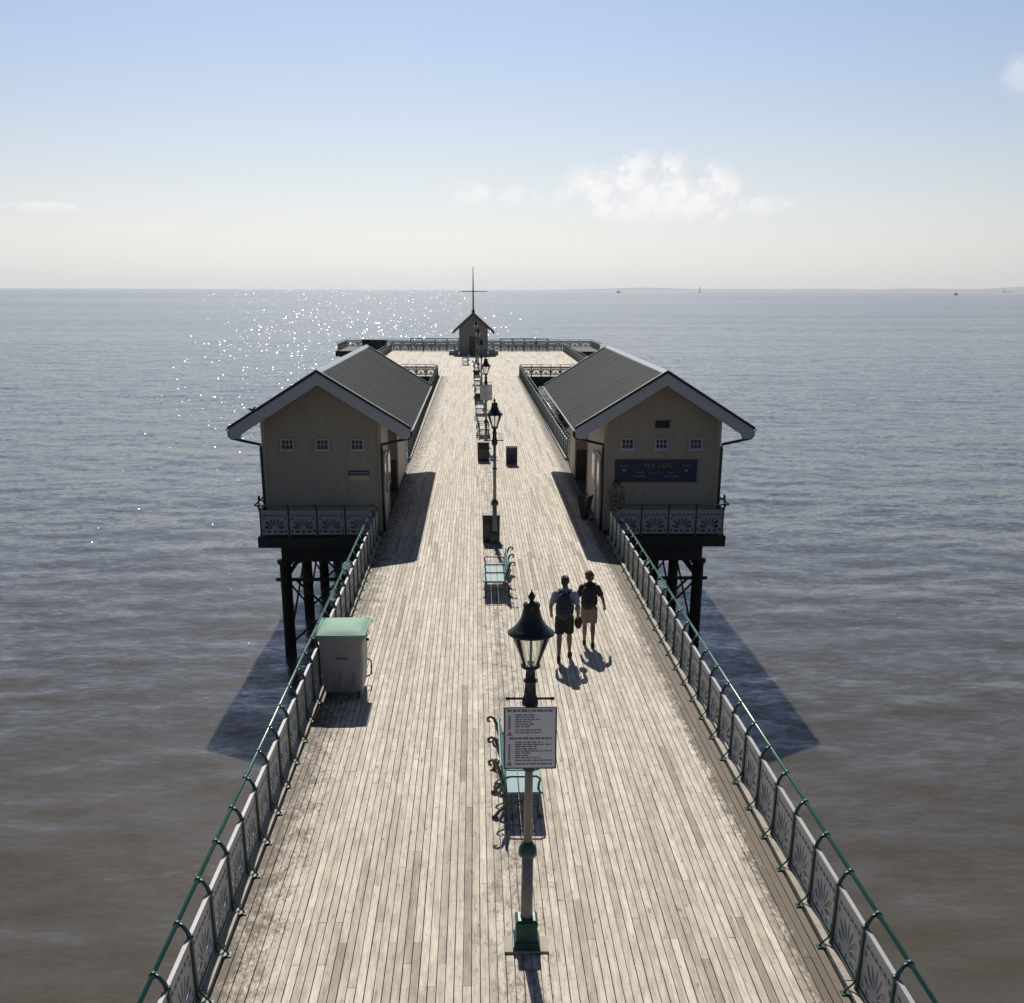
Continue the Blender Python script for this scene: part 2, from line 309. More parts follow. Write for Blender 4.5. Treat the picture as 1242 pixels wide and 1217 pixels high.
M = dict(
    plank=wood_deck('deck_plank', False), planking=wood_deck('deck_planking', True),
    under=paint('tarred_timber', (.035, .032, .030), .8, .25, 3),
    kerb=paint('kerb_timber', (.38, .34, .28), .8, .35, 5, .4, dirt=(.07, .06, .05), dirt_amt=.7),
    green=paint('dark_green_iron', (.012, .060, .048), .32, .2, 9, .1, spec=.6),
    rail=paint('green_handrail', (.020, .125, .098), .28, .15, 7, .05, spec=.6),
    black=paint('black_iron', (.012, .014, .015), .38, .2, 9, .1),
    white=paint('white_iron', (.34, .34, .355), .45, .12, 6, .1, dirt=(.30, .24, .18), dirt_amt=.45),
    whitewood=paint('white_board', (.43, .435, .47), .5, .08, 4, .05),
    cream=paint('cream_weatherboard', (.365, .315, .24), .6, .14, 3, .1, rnd=.03, stretch=(2.4, 2.4, .45), dirt=(.20, .175, .14), dirt_amt=.3),
    creamtrim=paint('cream_trim', (.48, .42, .31), .55, .08, 4, .05),
    sheet=paint('grey_roof_sheet', (.023, .031, .028), .74, .45, 1.6, .15, rnd=.3, stretch=(.22, 5, 1), spec=.14),
    verge=paint('pale_flashing', (.40, .42, .42), .4, .15, 4),
    gutter=paint('black_gutter', (.018, .019, .021), .4, .1, 5),
    blue=paint('navy_board', (.012, .018, .060), .4, .15, 5),
    gold=paint('gold_lettering', (.24, .16, .07), .5, .1, 5),
    sky_print=paint('pale_lettering', (.20, .25, .31), .5, .1, 5),
    notice=paint('notice_panel', (.74, .75, .80), .45, .05, 4, rnd=.02),
    ink=paint('notice_ink', (.20, .20, .22), .6, .1, 4),
    orange=paint('warning_orange', (.55, .16, .05), .5, .1, 4),
    teal=paint('teal_slat_paint', (.085, .215, .225), .58, .12, 8, .15, rnd=.15, stretch=(6, 1, 6), dirt=(.20, .28, .26), dirt_amt=.5),
    iron=paint('bench_iron', (.10, .10, .085), .45, .25, 14, .2, dirt=(.20, .14, .08), dirt_amt=.6),
    bin=paint('black_bin', (.016, .017, .020), .38, .15, 8),
    binpanel=paint('grey_bin_panel', (.07, .07, .07), .5, .15, 8),
    column=paint('cream_column', (.22, .205, .175), .45, .12, 9, .1, dirt=(.2, .15, .1), dirt_amt=.35),
    wheelie=paint('grey_plastic', (.25, .25, .275), .5, .10, 5, .1, dirt=(.09, .09, .09), dirt_amt=.5),
    lid=paint('green_plastic_lid', (.18, .34, .25), .72, .10, 6, .1),
    rubber=paint('rubber', (.02, .02, .02), .7, .1, 9),
    glass=glass_mat('lantern_glass'),
    pane=paint('dark_window_pane', (.018, .024, .034), .08, .1, 3),
    pane_dim=paint('door_pane', (.10, .11, .10), .10, .1, 3),
    concrete=paint('platform_concrete', (.14, .13, .12), .85, .25, 2, .3, dirt=(.06, .05, .04), dirt_amt=.7),
    dado=paint('dark_dado', (.06, .055, .05), .6, .2, 5),
    timber=paint('hut_timber', (.25, .235, .225), .7, .25, 4, .3, stretch=(9, 9, 1)),
    slate=paint('hut_roof', (.06, .06, .065), .55, .2, 6, .3),
    leaf=paint('autumn_leaf', (.16, .085, .03), .6, .3, 9, rnd=.5),
    leaf2=paint('olive_leaf', (.075, .075, .025), .6, .3, 9, rnd=.5),
    terracotta=paint('terracotta', (.20, .08, .045), .7, .2, 7, .2),
    skin=paint('skin', (.22, .12, .08), .5, .08, 9, rnd=.05),
    hair=paint('dark_hair', (.020, .014, .010), .5, .3, 30, .4),
    greyhair=paint('brown_hair', (.05, .036, .026), .5, .3, 30, .4),
    tshirt=paint('pale_blue_tshirt', (.27, .31, .43), .85, .10, 12, .3),
    shorts=paint('black_shorts', (.016, .016, .020), .85, .15, 12, .3),
    top=paint('dark_top', (.045, .024, .034), .85, .45, 16, .3),
    stone=paint('stone_shorts', (.22, .17, .14), .85, .12, 12, .3),
    shoe=paint('dark_shoe', (.020, .018, .018), .6, .2, 12),
    pack=paint('navy_backpack', (.016, .020, .042), .75, .2, 15, .3),
    pack2=paint('black_backpack', (.022, .017, .022), .75, .2, 15, .3),
    hill=paint('far_coast', (.10, .12, .10), .9, .3, .002),
    hull=paint('ship_hull', (.05, .05, .06), .6, .2, .3),
    gull=paint('gull_feather', (.10, .10, .11), .7, .2, 20),
    sea=sea_mat())

# ------------------------------------------------------------------ mesh helpers
class MB:
    def __init__(s): s.v = []; s.f = []; s.s = []; s.m = []
    def add(s, vs, fs, smooth=False, mi=0):
        o = len(s.v); s.v += [tuple(p) for p in vs]
        for f in fs: s.f.append([i + o for i in f]); s.s.append(smooth); s.m.append(mi)
        return s
    def box(s, c, d, rot=None, bev=0, mi=0):
        x, y, z = d[0] / 2, d[1] / 2, d[2] / 2
        P = [Vector(p) for p in ((-x, -y, -z), (x, -y, -z), (x, y, -z), (-x, y, -z), (-x, -y, z), (x, -y, z), (x, y, z), (-x, y, z))]
        if rot is not None: P = [rot @ p for p in P]
        c = Vector(c)
        return s.add([p + c for p in P], [(0, 3, 2, 1), (4, 5, 6, 7), (0, 1, 5, 4), (1, 2, 6, 5), (2, 3, 7, 6), (3, 0, 4, 7)], mi=mi)
    def bx(s, x0, x1, y0, y1, z0, z1, mi=0):
        return s.box(((x0 + x1) / 2, (y0 + y1) / 2, (z0 + z1) / 2), (x1 - x0, y1 - y0, z1 - z0), mi=mi)
    def tube(s, pts, r, n=8, mi=0, flat=None, caps=True):
        pts = [Vector(p) for p in pts]; m = len(pts)
        rs = [r] * m if isinstance(r, (int, float)) else list(r)
        vs = []; up = None
        for i, p in enumerate(pts):
            t = (pts[min(i + 1, m - 1)] - pts[max(i - 1, 0)]).normalized()
            if up is None:
                up = Vector((0, 0, 1)) if abs(t.z) < .9 else Vector((1, 0, 0))
            a = t.cross(up); 
            if a.length < 1e-5: a = t.cross(Vector((0, 1, 0)))
            a.normalize(); b = a.cross(t).normalized(); up = b
            for k in range(n):
                th = 2 * math.pi * k / n
                q = a * math.cos(th) * rs[i] + b * math.sin(th) * rs[i]
                if flat: q = Vector((q.x * flat[0], q.y * flat[1], q.z * flat[2]))
                vs.append(p + q)
        fs = [(i * n + k, i * n + (k + 1) % n, (i + 1) * n + (k + 1) % n, (i + 1) * n + k) for i in range(m - 1) for k in range(n)]
        s.add(vs, fs, True, mi)
        if caps:
            o = len(s.v) - len(vs)
            s.f.append([o + k for k in range(n)][::-1]); s.s.append(False); s.m.append(mi)
            s.f.append([o + (m - 1) * n + k for k in range(n)]); s.s.append(False); s.m.append(mi)
        return s
    def lathe(s, prof, n=16, c=(0, 0, 0), mi=0, smooth=True, sq=False):
        vs = []; c = Vector(c)
        for r, z in prof:
            for k in range(n):
                th = 2 * math.pi * (k + (.5 if sq else 0)) / n
                rr = r / math.cos(math.pi / n) if sq else r
                vs.append(c + Vector((rr * math.cos(th), rr * math.sin(th), z)))
        m = len(prof)
        fs = [(i * n + k, i * n + (k + 1) % n, (i + 1) * n + (k + 1) % n, (i + 1) * n + k) for i in range(m - 1) for k in range(n)]
        fs += [tuple(range(n))[::-1], tuple((m - 1) * n + k for k in range(n))]
        return s.add(vs, fs, smooth, mi)
    def ell(s, c, r, rot=None, nu=14, nv=10, mi=0):
        c = Vector(c); vs = [Vector((0, 0, -r[2]))]
        for j in range(1, nv):
            ph = -math.pi / 2 + math.pi * j / nv
            for k in range(nu):
                th = 2 * math.pi * k / nu
                vs.append(Vector((r[0] * math.cos(ph) * math.cos(th), r[1] * math.cos(ph) * math.sin(th), r[2] * math.sin(ph))))
        vs.append(Vector((0, 0, r[2])))
        if rot is not None: vs = [rot @ p for p in vs]
        fs = [(0, 1 + (k + 1) % nu, 1 + k) for k in range(nu)]
        for j in range(nv - 2):
            a = 1 + j * nu
            fs += [(a + k, a + (k + 1) % nu, a + nu + (k + 1) % nu, a + nu + k) for k in range(nu)]
        a = 1 + (nv - 2) * nu; t = len(vs) - 1
        fs += [(a + k, a + (k + 1) % nu, t) for k in range(nu)]
        return s.add([c + p for p in vs], fs, True, mi)
    def prism(s, poly, y0, y1, mi=0, axis='y'):
        """poly of (a,b) extruded along an axis: 'y': (x,z)  'x': (y,z)  'z': (x,y)"""
        n = len(poly)
        def P(a, b, t): return {'y': (a, t, b), 'x': (t, a, b), 'z': (a, b, t)}[axis]
        vs = [P(a, b, y0) for a, b in poly] + [P(a, b, y1) for a, b in poly]
        fs = [tuple(range(n)), tuple(range(n, 2 * n))[::-1]] + [(i, i + n, (i + 1) % n + n, (i + 1) % n) for i in range(n)]
        return s.add(vs, fs, mi=mi)
    def mesh(s, name, mats, bevel=0):
        me = bpy.data.meshes.new(name); me.from_pydata(s.v, [], s.f)
        me.polygons.foreach_set('use_smooth', s.s)
        me.polygons.foreach_set('material_index', s.m)
        bm = bmesh.new(); bm.from_mesh(me); bmesh.ops.recalc_face_normals(bm, faces=bm.faces)
        if bevel:
            bmesh.ops.bevel(bm, geom=list(bm.edges), offset=bevel, segments=1, affect='EDGES', profile=.5)
        bm.to_mesh(me); bm.free()
        for x in (mats if isinstance(mats, (list, tuple)) else [mats]): me.materials.append(M[x])
        return me
    def build(s, name, mat, parent=None, loc=(0, 0, 0), bevel=0, rz=0):
        return put(name, s.mesh(name, mat, bevel), parent, loc, rz)
def put(name, me, parent=None, loc=(0, 0, 0), rz=0):
    o = bpy.data.objects.new(name, me); COL.objects.link(o)
    o.location = loc; o.rotation_euler = (0, 0, rz); o.parent = parent
    return o
def tag(o, label=None, cat=None, group=None, kind=None):
    if label: o['label'] = label
    if cat: o['category'] = cat
    if group: o['group'] = group
    if kind: o['kind'] = kind
    return o
def thing(name, label, cat, loc=(0, 0, 0), rz=0, group=None):
    o = bpy.data.objects.new(name, None); COL.objects.link(o)
    o.empty_display_size = .3; o.location = loc; o.rotation_euler = (0, 0, rz)
    return tag(o, label, cat, group)
def copy_tree(o, parent=None):
    c = o.copy(); COL.objects.link(c); c.parent = parent
    for ch in [x for x in o.children]: copy_tree(ch, c)
    return c

# ------------------------------------------------------------------ the sea
def build_sea():
    ang_f = np.linspace(R(-58), R(58), 640)
    ang_b = np.linspace(R(58), R(302), 60)[1:-1]
    th = np.concatenate([ang_f, ang_b])
    rr = np.concatenate([np.linspace(1.5, 14, 12), np.geomspace(14.3, 320, 430), np.geomspace(330, 30000, 90)])
    T, Q = np.meshgrid(th, rr)
    X, Y = Q * np.sin(T), Q * np.cos(T)
    dr = np.gradient(rr)[:, None] * np.ones_like(T)
    rs = np.random.RandomState(3)
    Z = np.zeros_like(X)
    for i in range(64):
        lam = 0.9 * (14 / 0.9) ** rs.rand()
        d = rs.normal(R(84), R(24))
        kx, ky = math.cos(d) * 2 * math.pi / lam, math.sin(d) * 2 * math.pi / lam
        amp = 0.0012 * lam ** .92 * (1 if lam < 3 else (3 / lam) ** .7)
        att = np.clip(lam / (3.2 * dr) - .4, 0, 1)
        Z += att * amp * np.sin(kx * X + ky * Y + rs.rand() * 6.28 + 1.3 * np.sin(X * .05 * rs.rand() + Y * .04 * rs.rand() + rs.rand() * 6))
    Z += SEA_Z
    nt, nr = len(th), len(rr)
    V = np.stack([X, Y, Z], -1).reshape(-1, 3)
    i = np.arange(nr - 1)[:, None] * nt; j = np.arange(nt)[None, :]; j2 = (j + 1) % nt
    Fq = np.stack([i + j, i + nt + j, i + nt + j2, i + j2], -1).reshape(-1, 4)
    me = bpy.data.meshes.new('sea')
    me.vertices.add(len(V) + 1); me.vertices.foreach_set('co', np.concatenate([V, [[0, 0, SEA_Z]]]).ravel())
    nq = len(Fq); tri = np.stack([np.full(nt, len(V)), np.arange(nt), (np.arange(nt) + 1) % nt], -1)
    loops = np.concatenate([Fq.ravel(), tri.ravel()])
    me.loops.add(len(loops)); me.loops.foreach_set('vertex_index', loops.astype(np.int32))
    me.polygons.add(nq + nt)
    me.polygons.foreach_set('loop_start', np.concatenate([np.arange(nq) * 4, nq * 4 + np.arange(nt) * 3]).astype(np.int32))
    me.polygons.foreach_set('use_smooth', np.ones(nq + nt, bool))
    me.update(); me.validate()
    me.materials.append(M['sea'])
    o = put('sea', me); tag(o, 'broad brown and silver grey rippled sea reaching the horizon', kind='structure')
    if me.polygons[0].normal.z < 0: me.flip_normals()
build_sea()

def build_hills():
    for k, (az0, az1, D, hmax, seed) in enumerate([(2.5, 30, 24000, 150, 1), (9, 31, 21000, 85, 5)]):
        b = MB(); rs = random.Random(seed); n = 70; vs = []
        ph = [rs.uniform(0, 6.28) for _ in range(6)]
        for i in range(n):
            t = i / (n - 1); a = R(az0 + (az1 - az0) * t)
            h = hmax * (.35 + .65 * t) * (.6 + .22 * math.sin(7 * t + ph[0]) + .12 * math.sin(17 * t + ph[1]) + .06 * math.sin(41 * t + ph[2])) * min(1, t * 5)
            for dd, hh in ((0, -3), (300, h * .6), (1100, h), (3000, -3)):
                vs.append(((D + dd) * math.sin(a), (D + dd) * math.cos(a), SEA_Z + hh))
        fs = [(i * 4 + j, i * 4 + j + 1, (i + 1) * 4 + j + 1, (i + 1) * 4 + j) for i in range(n - 1) for j in range(3)]
        b.add(vs, fs, True)
        tag(b.build('hills', 'hill'), 'faint low coastline across the water on the horizon', kind='structure')
build_hills()

# ------------------------------------------------------------------ pier deck: planks
PITCH, PW = 0.0985, 0.0885
DECK_Y0, DECK_Y1, HEAD_Y1 = 3.0, 102.0, 145.5
def build_deck():
    base = MB()
    base.bx(-3.62, 3.62, DECK_Y0, DECK_Y1, -.36, -.062)
    base.bx(-11.2, 10.7, DECK_Y1, HEAD_Y1, -.6, -.062)
    deck = base.build('pier_deck', 'under'); tag(deck, kind='structure')
    pm = MB().bx(-PW / 2, PW / 2, 0, 1, -.06, 0).mesh('plank', 'plank')
    ncol = int(7.0 / PITCH); x0 = -(ncol - 1) * PITCH / 2
    single = []; rest = []
    rs = random.Random(11)
    for c in range(ncol):
        x = x0 + c * PITCH
        y = 8.2 - rs.choice([0, .45, .9, 1.35, 1.8, 2.25, 2.7])
        rest.append((x, DECK_Y0, y))
        while y < DECK_Y1:
            L = rs.choice([1.8, 2.7, 3.6, 3.6, 4.5])
            if rs.random() < .05: L = .9
            y1 = min(y + L, DECK_Y1)
            (single if y1 > 9.4 and y < 60 else rest).append((x, y, y1)); y = y1
    single.sort(key=lambda q: q[1]); rest += single[300:]; single = single[:300]
    for x, y, y1 in single:
        o = put('plank', pm, deck, (x + rs.uniform(-.002, .002), y, rs.uniform(-.003, .002)))
        o.scale = (1, y1 - y - .004, 1); o.rotation_euler = (0, rs.uniform(-.012, .012), 0)
    # boards of the pier head
    nh = int(21.7 / .16)
    for c in range(nh):
        x = -11.05 + c * .16; y = DECK_Y1 + .01
        while y < HEAD_Y1:
            y1 = min(y + rs.choice([2.7, 3.6, 4.5]), HEAD_Y1); rest.append((x, y, y1)); y = y1
    V = np.zeros((len(rest), 8, 3)); tone = np.zeros(len(rest))
    for i, (x, y, y1) in enumerate(rest):
        w = PW / 2 if y < DECK_Y1 else .075
        z = rs.uniform(-.003, .002)
        V[i] = [(x - w, y, -.06), (x + w, y, -.06), (x + w, y1 - .004, -.06), (x - w, y1 - .004, -.06),
                (x - w, y, z), (x + w, y, z), (x + w, y1 - .004, z), (x - w, y1 - .004, z)]
        tone[i] = rs.random()
    q = np.array([(4, 5, 6, 7), (0, 1, 5, 4), (1, 2, 6, 5), (2, 3, 7, 6), (3, 0, 4, 7)])
    Fs = (np.arange(len(rest))[:, None, None] * 8 + q[None]).reshape(-1, 4)
    me = bpy.data.meshes.new('planking'); me.from_pydata(V.reshape(-1, 3).tolist(), [], Fs.tolist())
    at = me.attributes.new('tone', 'FLOAT', 'FACE'); at.data.foreach_set('value', np.repeat(tone, 5))
    me.materials.append(M['planking'])
    tag(put('planking', me, deck), kind='stuff')
    for sx in (-1, 1):
        for (ya, yb) in ((DECK_Y0, 34.0), (51.0, DECK_Y1)):
            kb = MB(); y = ya
            while y < yb - .1:
                L = min(3.68, yb - y); kb.bx(sx * 3.60 - .08, sx * 3.60 + .08, y + .01, y + L - .01, -.05, .055); y += L
            kb.build('kerb', 'kerb', deck)
    # main piles under the deck, pairs of iron columns with cross braces
    pile = MB().lathe([(.17, -6.5), (.17, -.75), (.23, -.70), (.23, -.36)], 10).mesh('pile', 'under')
    for y in list(np.arange(8.5, 146, 8.6)):
        xs = (-2.9, 0, 2.9) if y < 103 else (-10, -5, 0, 5, 10)
        for x in xs: put('pile', pile, deck, (x, y, 0))
        MB().bx(min(xs) - .5, max(xs) + .5, y - .14, y + .14, -.72 if y < 103 else -.95, -.365 if y < 103 else -.605).build('cross_beam', 'under', deck)
build_deck()

# ------------------------------------------------------------------ railings
SPC = 0.92
def lattice_mesh(w, name='lattice_panel'):
    """pierced cast-iron panel in the x-z plane, thickness in y: bars, rosette of petals, dots"""
    h0, h1 = .10, .80
    bm = bmesh.new(); loops = []
    def loop(pts):
        vs = [bm.verts.new((p[0], 0, p[1])) for p in pts]
        return [bm.edges.new((vs[i], vs[(i + 1) % len(vs)])) for i in range(len(vs))]
    hw = w / 2 - .03
    es = loop([(-hw, h0), (hw, h0), (hw, h1), (-hw, h1)])
    sx = w / .92
    def petal(cx, cz, a, L, wd):
        ca, sa = math.cos(a), math.sin(a); out = []
        for t, s in ((0, 0), (.35, .8), (.7, 1), (.93, .6), (1, 0), (.93, -.6), (.7, -1), (.35, -.8)):
            u, v = t * L, s * wd / 2
            out.append((cx + (ca * u - sa * v) * sx, cz + sa * u + ca * v))
        return out
    for a, L_, w_ in ((10, .26, .085), (38, .30, .085), (64, .27, .06), (90, .27, .06), (116, .27, .06), (142, .30, .085), (170, .26, .085)):
        es += loop(petal(math.cos(R(a)) * .075, .265 + math.sin(R(a)) * .07, R(a), L_, w_))
    for s in (-1, 1):
        es += loop(petal(s * .36, .53, R(90), .09, .075))
        es += loop(petal(s * .10, .175, R(0 if s > 0 else 180), .17, .07))
        es += loop(petal(s * .36, .14, R(90), .10, .08))
    es += loop(petal(0, .135, R(90), .08, .09))
    nb = 6
    for i in range(nb):
        x = -hw + .05 + (2 * hw - .1) * (i + .5) / nb
        es += loop([(x - .048 * sx, .655), (x + .048 * sx, .655), (x + .048 * sx, .70), (x - .048 * sx, .70)])
    bmesh.ops.triangle_fill(bm, use_beauty=True, edges=es)
    r = bmesh.ops.extrude_face_region(bm, geom=list(bm.faces))
    bmesh.ops.translate(bm, vec=(0, .022, 0), verts=[g for g in r['geom'] if isinstance(g, bmesh.types.BMVert)])
    # top bar, proud of the plate
    for z0, z1, y0, y1 in ((.80, .835, -.012, .034), (.075, .10, -.008, .03)):
        bmesh.ops.create_cube(bm, size=1, matrix=Matrix.Translation((0, (y0 + y1) / 2, (z0 + z1) / 2)) @ Matrix.Diagonal((2 * hw + .02, y1 - y0, z1 - z0, 1)))
    bmesh.ops.recalc_face_normals(bm, faces=bm.faces)
    me = bpy.data.meshes.new(name); bm.to_mesh(me); bm.free(); me.materials.append(M['white'])
    return me
LAT = lattice_mesh(SPC)
def post_mesh():
    b = MB()
    b.tube([(0, 0, 0), (0, 0, .30), (0, 0, .62), (0, .004, .80), (0, .028, .90), (0, .07, .97), (0, .115, 1.0)], [.034, .026, .022, .026, .026, .022, .020], 8)
    b.lathe([(.05, 0), (.05, .02), (.032, .06), (.03, .10)], 10)
    b.lathe([(.028, .82), (.036, .84), (.028, .86)], 10)
    b.tube([(-.028, .13, 1.0), (.028, .13, 1.0)], .036, 10)
    b.tube([(0, -.14, .01), (0, -.12, .05), (0, -.05, .12), (0, -.01, .22)], [.013, .012, .011, .010], 6)
    b.box((0, -.12, .008), (.09, .10, .016))
    return b.mesh('post', 'green')
POST = post_mesh()
def railing(name, label, p0, p1, n=None, rail_mat='rail', first=True, last=True, curl=False):
    """the run goes from p0 to p1; its outer side is to the left of that direction"""
    p0, p1 = Vector(p0), Vector(p1); d = p1 - p0; L = d.length
    n = n or max(1, round(L / SPC)); s = L / n
    t = thing(name, label, 'railing', p0, math.atan2(d.y, d.x))
    for i in range(n + 1):
        if (i == 0 and not first) or (i == n and not last): continue
        put('post', POST, t, (i * s, 0, 0))
    for i in range(n):
        o = put('lattice_panel', LAT, t, ((i + .5) * s, .012, 0)); o.scale.x = s / SPC
    MB().tube([(0, .13, 1.0), (L / 2, .13, 1.0), (L, .13, 1.0)], .024, 10).build('handrail', rail_mat, t)
    MB().tube([(0, .012, .115), (L, .012, .115)], .014, 6).build('bottom_rail', 'green', t)
    if curl:
        for x in ((0, L) if curl == 2 else ((0,) if curl == 1 else (L,))):
            pts = [(x, .0 + .13 * math.sin(a) * .8, 1.02 + .13 - .13 * math.cos(a)) for a in [R(q) for q in range(0, 300, 25)]]
            MB().tube(pts, .022, 8).build('scroll', 'green', t)
    return t
RX = 3.60
railing('pier_railing', 'green handrail and white pierced panels running past the grey wheeled bin', (-RX, 5.6, 0), (-RX, 34.1, 0))
railing('pier_railing', 'green handrail and white pierced panels beside the two walkers', (RX, 34.1, 0), (RX, 5.6, 0))
railing('terrace_railing', 'short white pierced railing before the gable with the small blue plate', (-3.75, 34.2, 0), (-7.25, 34.2, 0), 4, curl=3)
railing('terrace_railing', 'short white pierced railing before the gable with the navy signboard', (7.2, 34.2, 0), (3.75, 34.2, 0), 4, curl=1)
railing('terrace_railing', 'railing on the seaward ledge beside the gable with the small blue plate', (-7.25, 34.2, 0), (-7.25, 50.6, 0))
railing('terrace_railing', 'railing on the seaward ledge beside the gable with the navy signboard', (7.2, 50.6, 0), (7.2, 34.2, 0))
FX = 3.62
railing('pier_railing', 'long railing continuing behind the building with the small blue plate', (-FX, 51.2, 0), (-FX - .25, 102, 0))
railing('pier_railing', 'long railing continuing behind the building with the navy signboard', (FX - .25, 102, 0), (FX, 51.2, 0))
railing('head_railing', 'white pierced cross railing at the pier head behind the plain gabled building', (-4.1, 102.3, 0), (-11.0, 102.3, 0))
railing('head_railing', 'white pierced cross railing at the pier head behind the signboard building', (10.5, 102.3, 0), (3.6, 102.3, 0))
railing('head_railing', 'railing along the pier head edge near the dark cabin', (-11.05, 102.3, 0), (-11.05, 145.2, 0))
railing('head_railing', 'railing along the pier head edge opposite the dark cabin', (10.55, 145.2, 0), (10.55, 102.3, 0))

# ------------------------------------------------------------------ buildings
def siding(b, x0, x1, y, z0, z1, out=-1, axis='y', clip=None, h=.152):
    """weatherboards: each board a wedge thicker at its lower edge; axis y: wall faces -y/+y"""
    z = z0; 
    while z < z1 - .01:
        zt = min(z + h, z1); a, c = x0, x1; at, ct = x0, x1
        if clip:
            a, c = clip(z); at, ct = clip(zt)
            if c - a < .02: break
            if ct - at < .01: at = ct = (a + c) / 2
        o0, o1 = .026 * out, .008 * out
        def P(u, w, zz): return (u, y + w, zz) if axis == 'y' else (y + w, u, zz)
        b.add([P(a, 0, z), P(c, 0, z), P(ct, 0, zt), P(at, 0, zt), P(a, o0, z), P(c, o0, z), P(ct, o1, zt), P(at, o1, zt)],
              [(4, 5, 6, 7), (0, 1, 5, 4), (1, 2, 6, 5), (0, 4, 7, 3), (3, 7, 6, 2)])
        z = zt
def building(sx, label, xr, near_end, rec_end, far_end, sign):
    """sx=-1: on the left of the pier. Local x grows away from the pier (0 at pier-side wall)."""
    wall_x = 3.55 if sx < 0 else 3.50
    t = thing('pier_building', label, 'building', (sx * wall_x, 35.0, 0))
    W, H, RZ = 3.60, 2.98, 4.98
    ov = .98                       # eaves overhang
    mid = W / 2 - .06
    X = lambda u: sx * u
    Y0, Y1, YF0, YF1 = 0.0, 15.0, -.72, 15.4
    half = mid + ov
    EZ = 3.33; slope = (RZ - EZ) / half
    zr = lambda u: RZ - abs(u - mid) * slope          # roof top surface
    # core walls (one shell), slightly inside the boards
    def core(u0, u1, y0, y1, z1):
        return MB().bx(min(X(u0), X(u1)), max(X(u0), X(u1)), y0, y1, .0, z1)
    near_l, rec_l, far_l = near_end - 35, rec_end - 35, far_end - 35
    rec = 1.0
    c = MB()
    g = [(X(.03), 0), (X(W - .03), 0), (X(W - .03), zr(W) - .16), (X(mid), RZ - .18), (X(.03), zr(0) - .16)]
    c.prism(g, .03, near_l)
    g2 = [(X(rec), 0), (X(W - .03), 0), (X(W - .03), zr(W) - .16), (X(mid), RZ - .18), (X(rec), zr(rec) - .18)]
    c.prism(g2, near_l, rec_l)
    c.prism(g, rec_l, far_l)
    c.build('wall_core', 'cream', t)
    # front boards in the gable
    def clip(z):
        if z <= zr(0) - .2: u0, u1 = 0, W
        else:
            dz = (RZ - .2 - z) / slope; u0, u1 = max(0, mid - dz), min(W, mid + dz)
        a, b2 = X(u0), X(u1)
        return (min(a, b2), max(a, b2))
    fb = MB(); siding(fb, 0, 0, .03, .02, RZ - .2, -1, 'y', clip); fb.build('front_weatherboards', 'cream', t)
    for (ya, yb) in ((.05, near_l), (rec_l, far_l)):
        sb = MB(); siding(sb, ya, yb, X(.03), .02, zr(0) - .2, -sx, 'x')
        sb.build('side_weatherboards', 'creamtrim', t)
    ob = MB(); siding(ob, .05, far_l, X(W - .03), .02, zr(W) - .2, sx, 'x'); ob.build('seaward_weatherboards', 'cream', t)
    rb = MB(); a, b2 = sorted((X(.06), X(rec - .01))); siding(rb, a, b2, rec_l, 1.15, zr(.6) - .3, -1, 'y'); rb.build('recess_weatherboards', 'cream', t)
    MB().bx(a, b2, rec_l - .03, rec_l - .002, .0, 1.15).build('recess_dado', 'dado', t)
    a, b2 = sorted((X(rec - .45), X(rec - .02)))
    be = MB().bx(a, b2, near_l + .4, rec_l - .3, .40, .45); 
    for yy in (near_l + .5, rec_l - .5): be.bx(a + .04, b2 - .04, yy, yy + .08, 0, .4)
    be.build('recess_seat', 'dado', t)
    # corner boards
    for u in (0.0, W):
        a, b2 = sorted((X(u - .05), X(u + .05))); MB().bx(a, b2, -.012, .05, 0, zr(u) - .22).build('corner_board', 'creamtrim', t)
    for yy in (near_l, rec_l, far_l):
        a, b2 = sorted((X(-.012), X(.05))); MB().bx(a, b2, yy - .05, yy + .04, 0, zr(0) - .22).build('corner_board', 'creamtrim', t)
    # roof sheets, each its own
    LN = half / math.cos(math.atan(slope)); an = math.atan(slope)
    npan = 16; pw = (YF1 - YF0) / npan
    for side in (-1, 1):
        pb = MB()
        pb.bx(.0, LN + .06, .006, pw - .006, -.035, 0)
        for r_ in (.04, pw / 3, 2 * pw / 3): pb.bx(.02, LN + .05, r_ - .010, r_ + .010, .0005, .009)
        pm = pb.mesh('roof_sheet', 'sheet')
        for i in range(npan):
            o = put('roof_sheet', pm, t, (X(mid), YF0 + i * pw, RZ))
            if side * sx > 0: o.rotation_euler = (0, an, 0)
            else: o.rotation_euler = (0, math.pi - an, 0); o.scale.z = -1
            o.location.z += random.uniform(0, .006)
    rc = MB().prism([(X(mid) - .13, RZ - .065), (X(mid), RZ + .015), (X(mid) + .13, RZ - .065), (X(mid) + .12, RZ - .03), (X(mid), RZ + .05), (X(mid) - .12, RZ - .03)], YF0 - .01, YF1 + .01)
    rc.build('ridge_cap', 'verge', t)
    # soffit boards under the roof, dark; barge boards front and back
    for nm, m_, ya, yb, dz0, dz1 in (('soffit', 'whitewood', YF0 + .04, YF1 - .04, -.085, -.04),):
        for s_ in (-1, 1):
            e = mid + s_ * half
            MB().prism([(X(mid), RZ + dz0), (X(e), EZ + dz0), (X(e), EZ + dz1), (X(mid), RZ + dz1)], ya, yb).build(nm, m_, t)
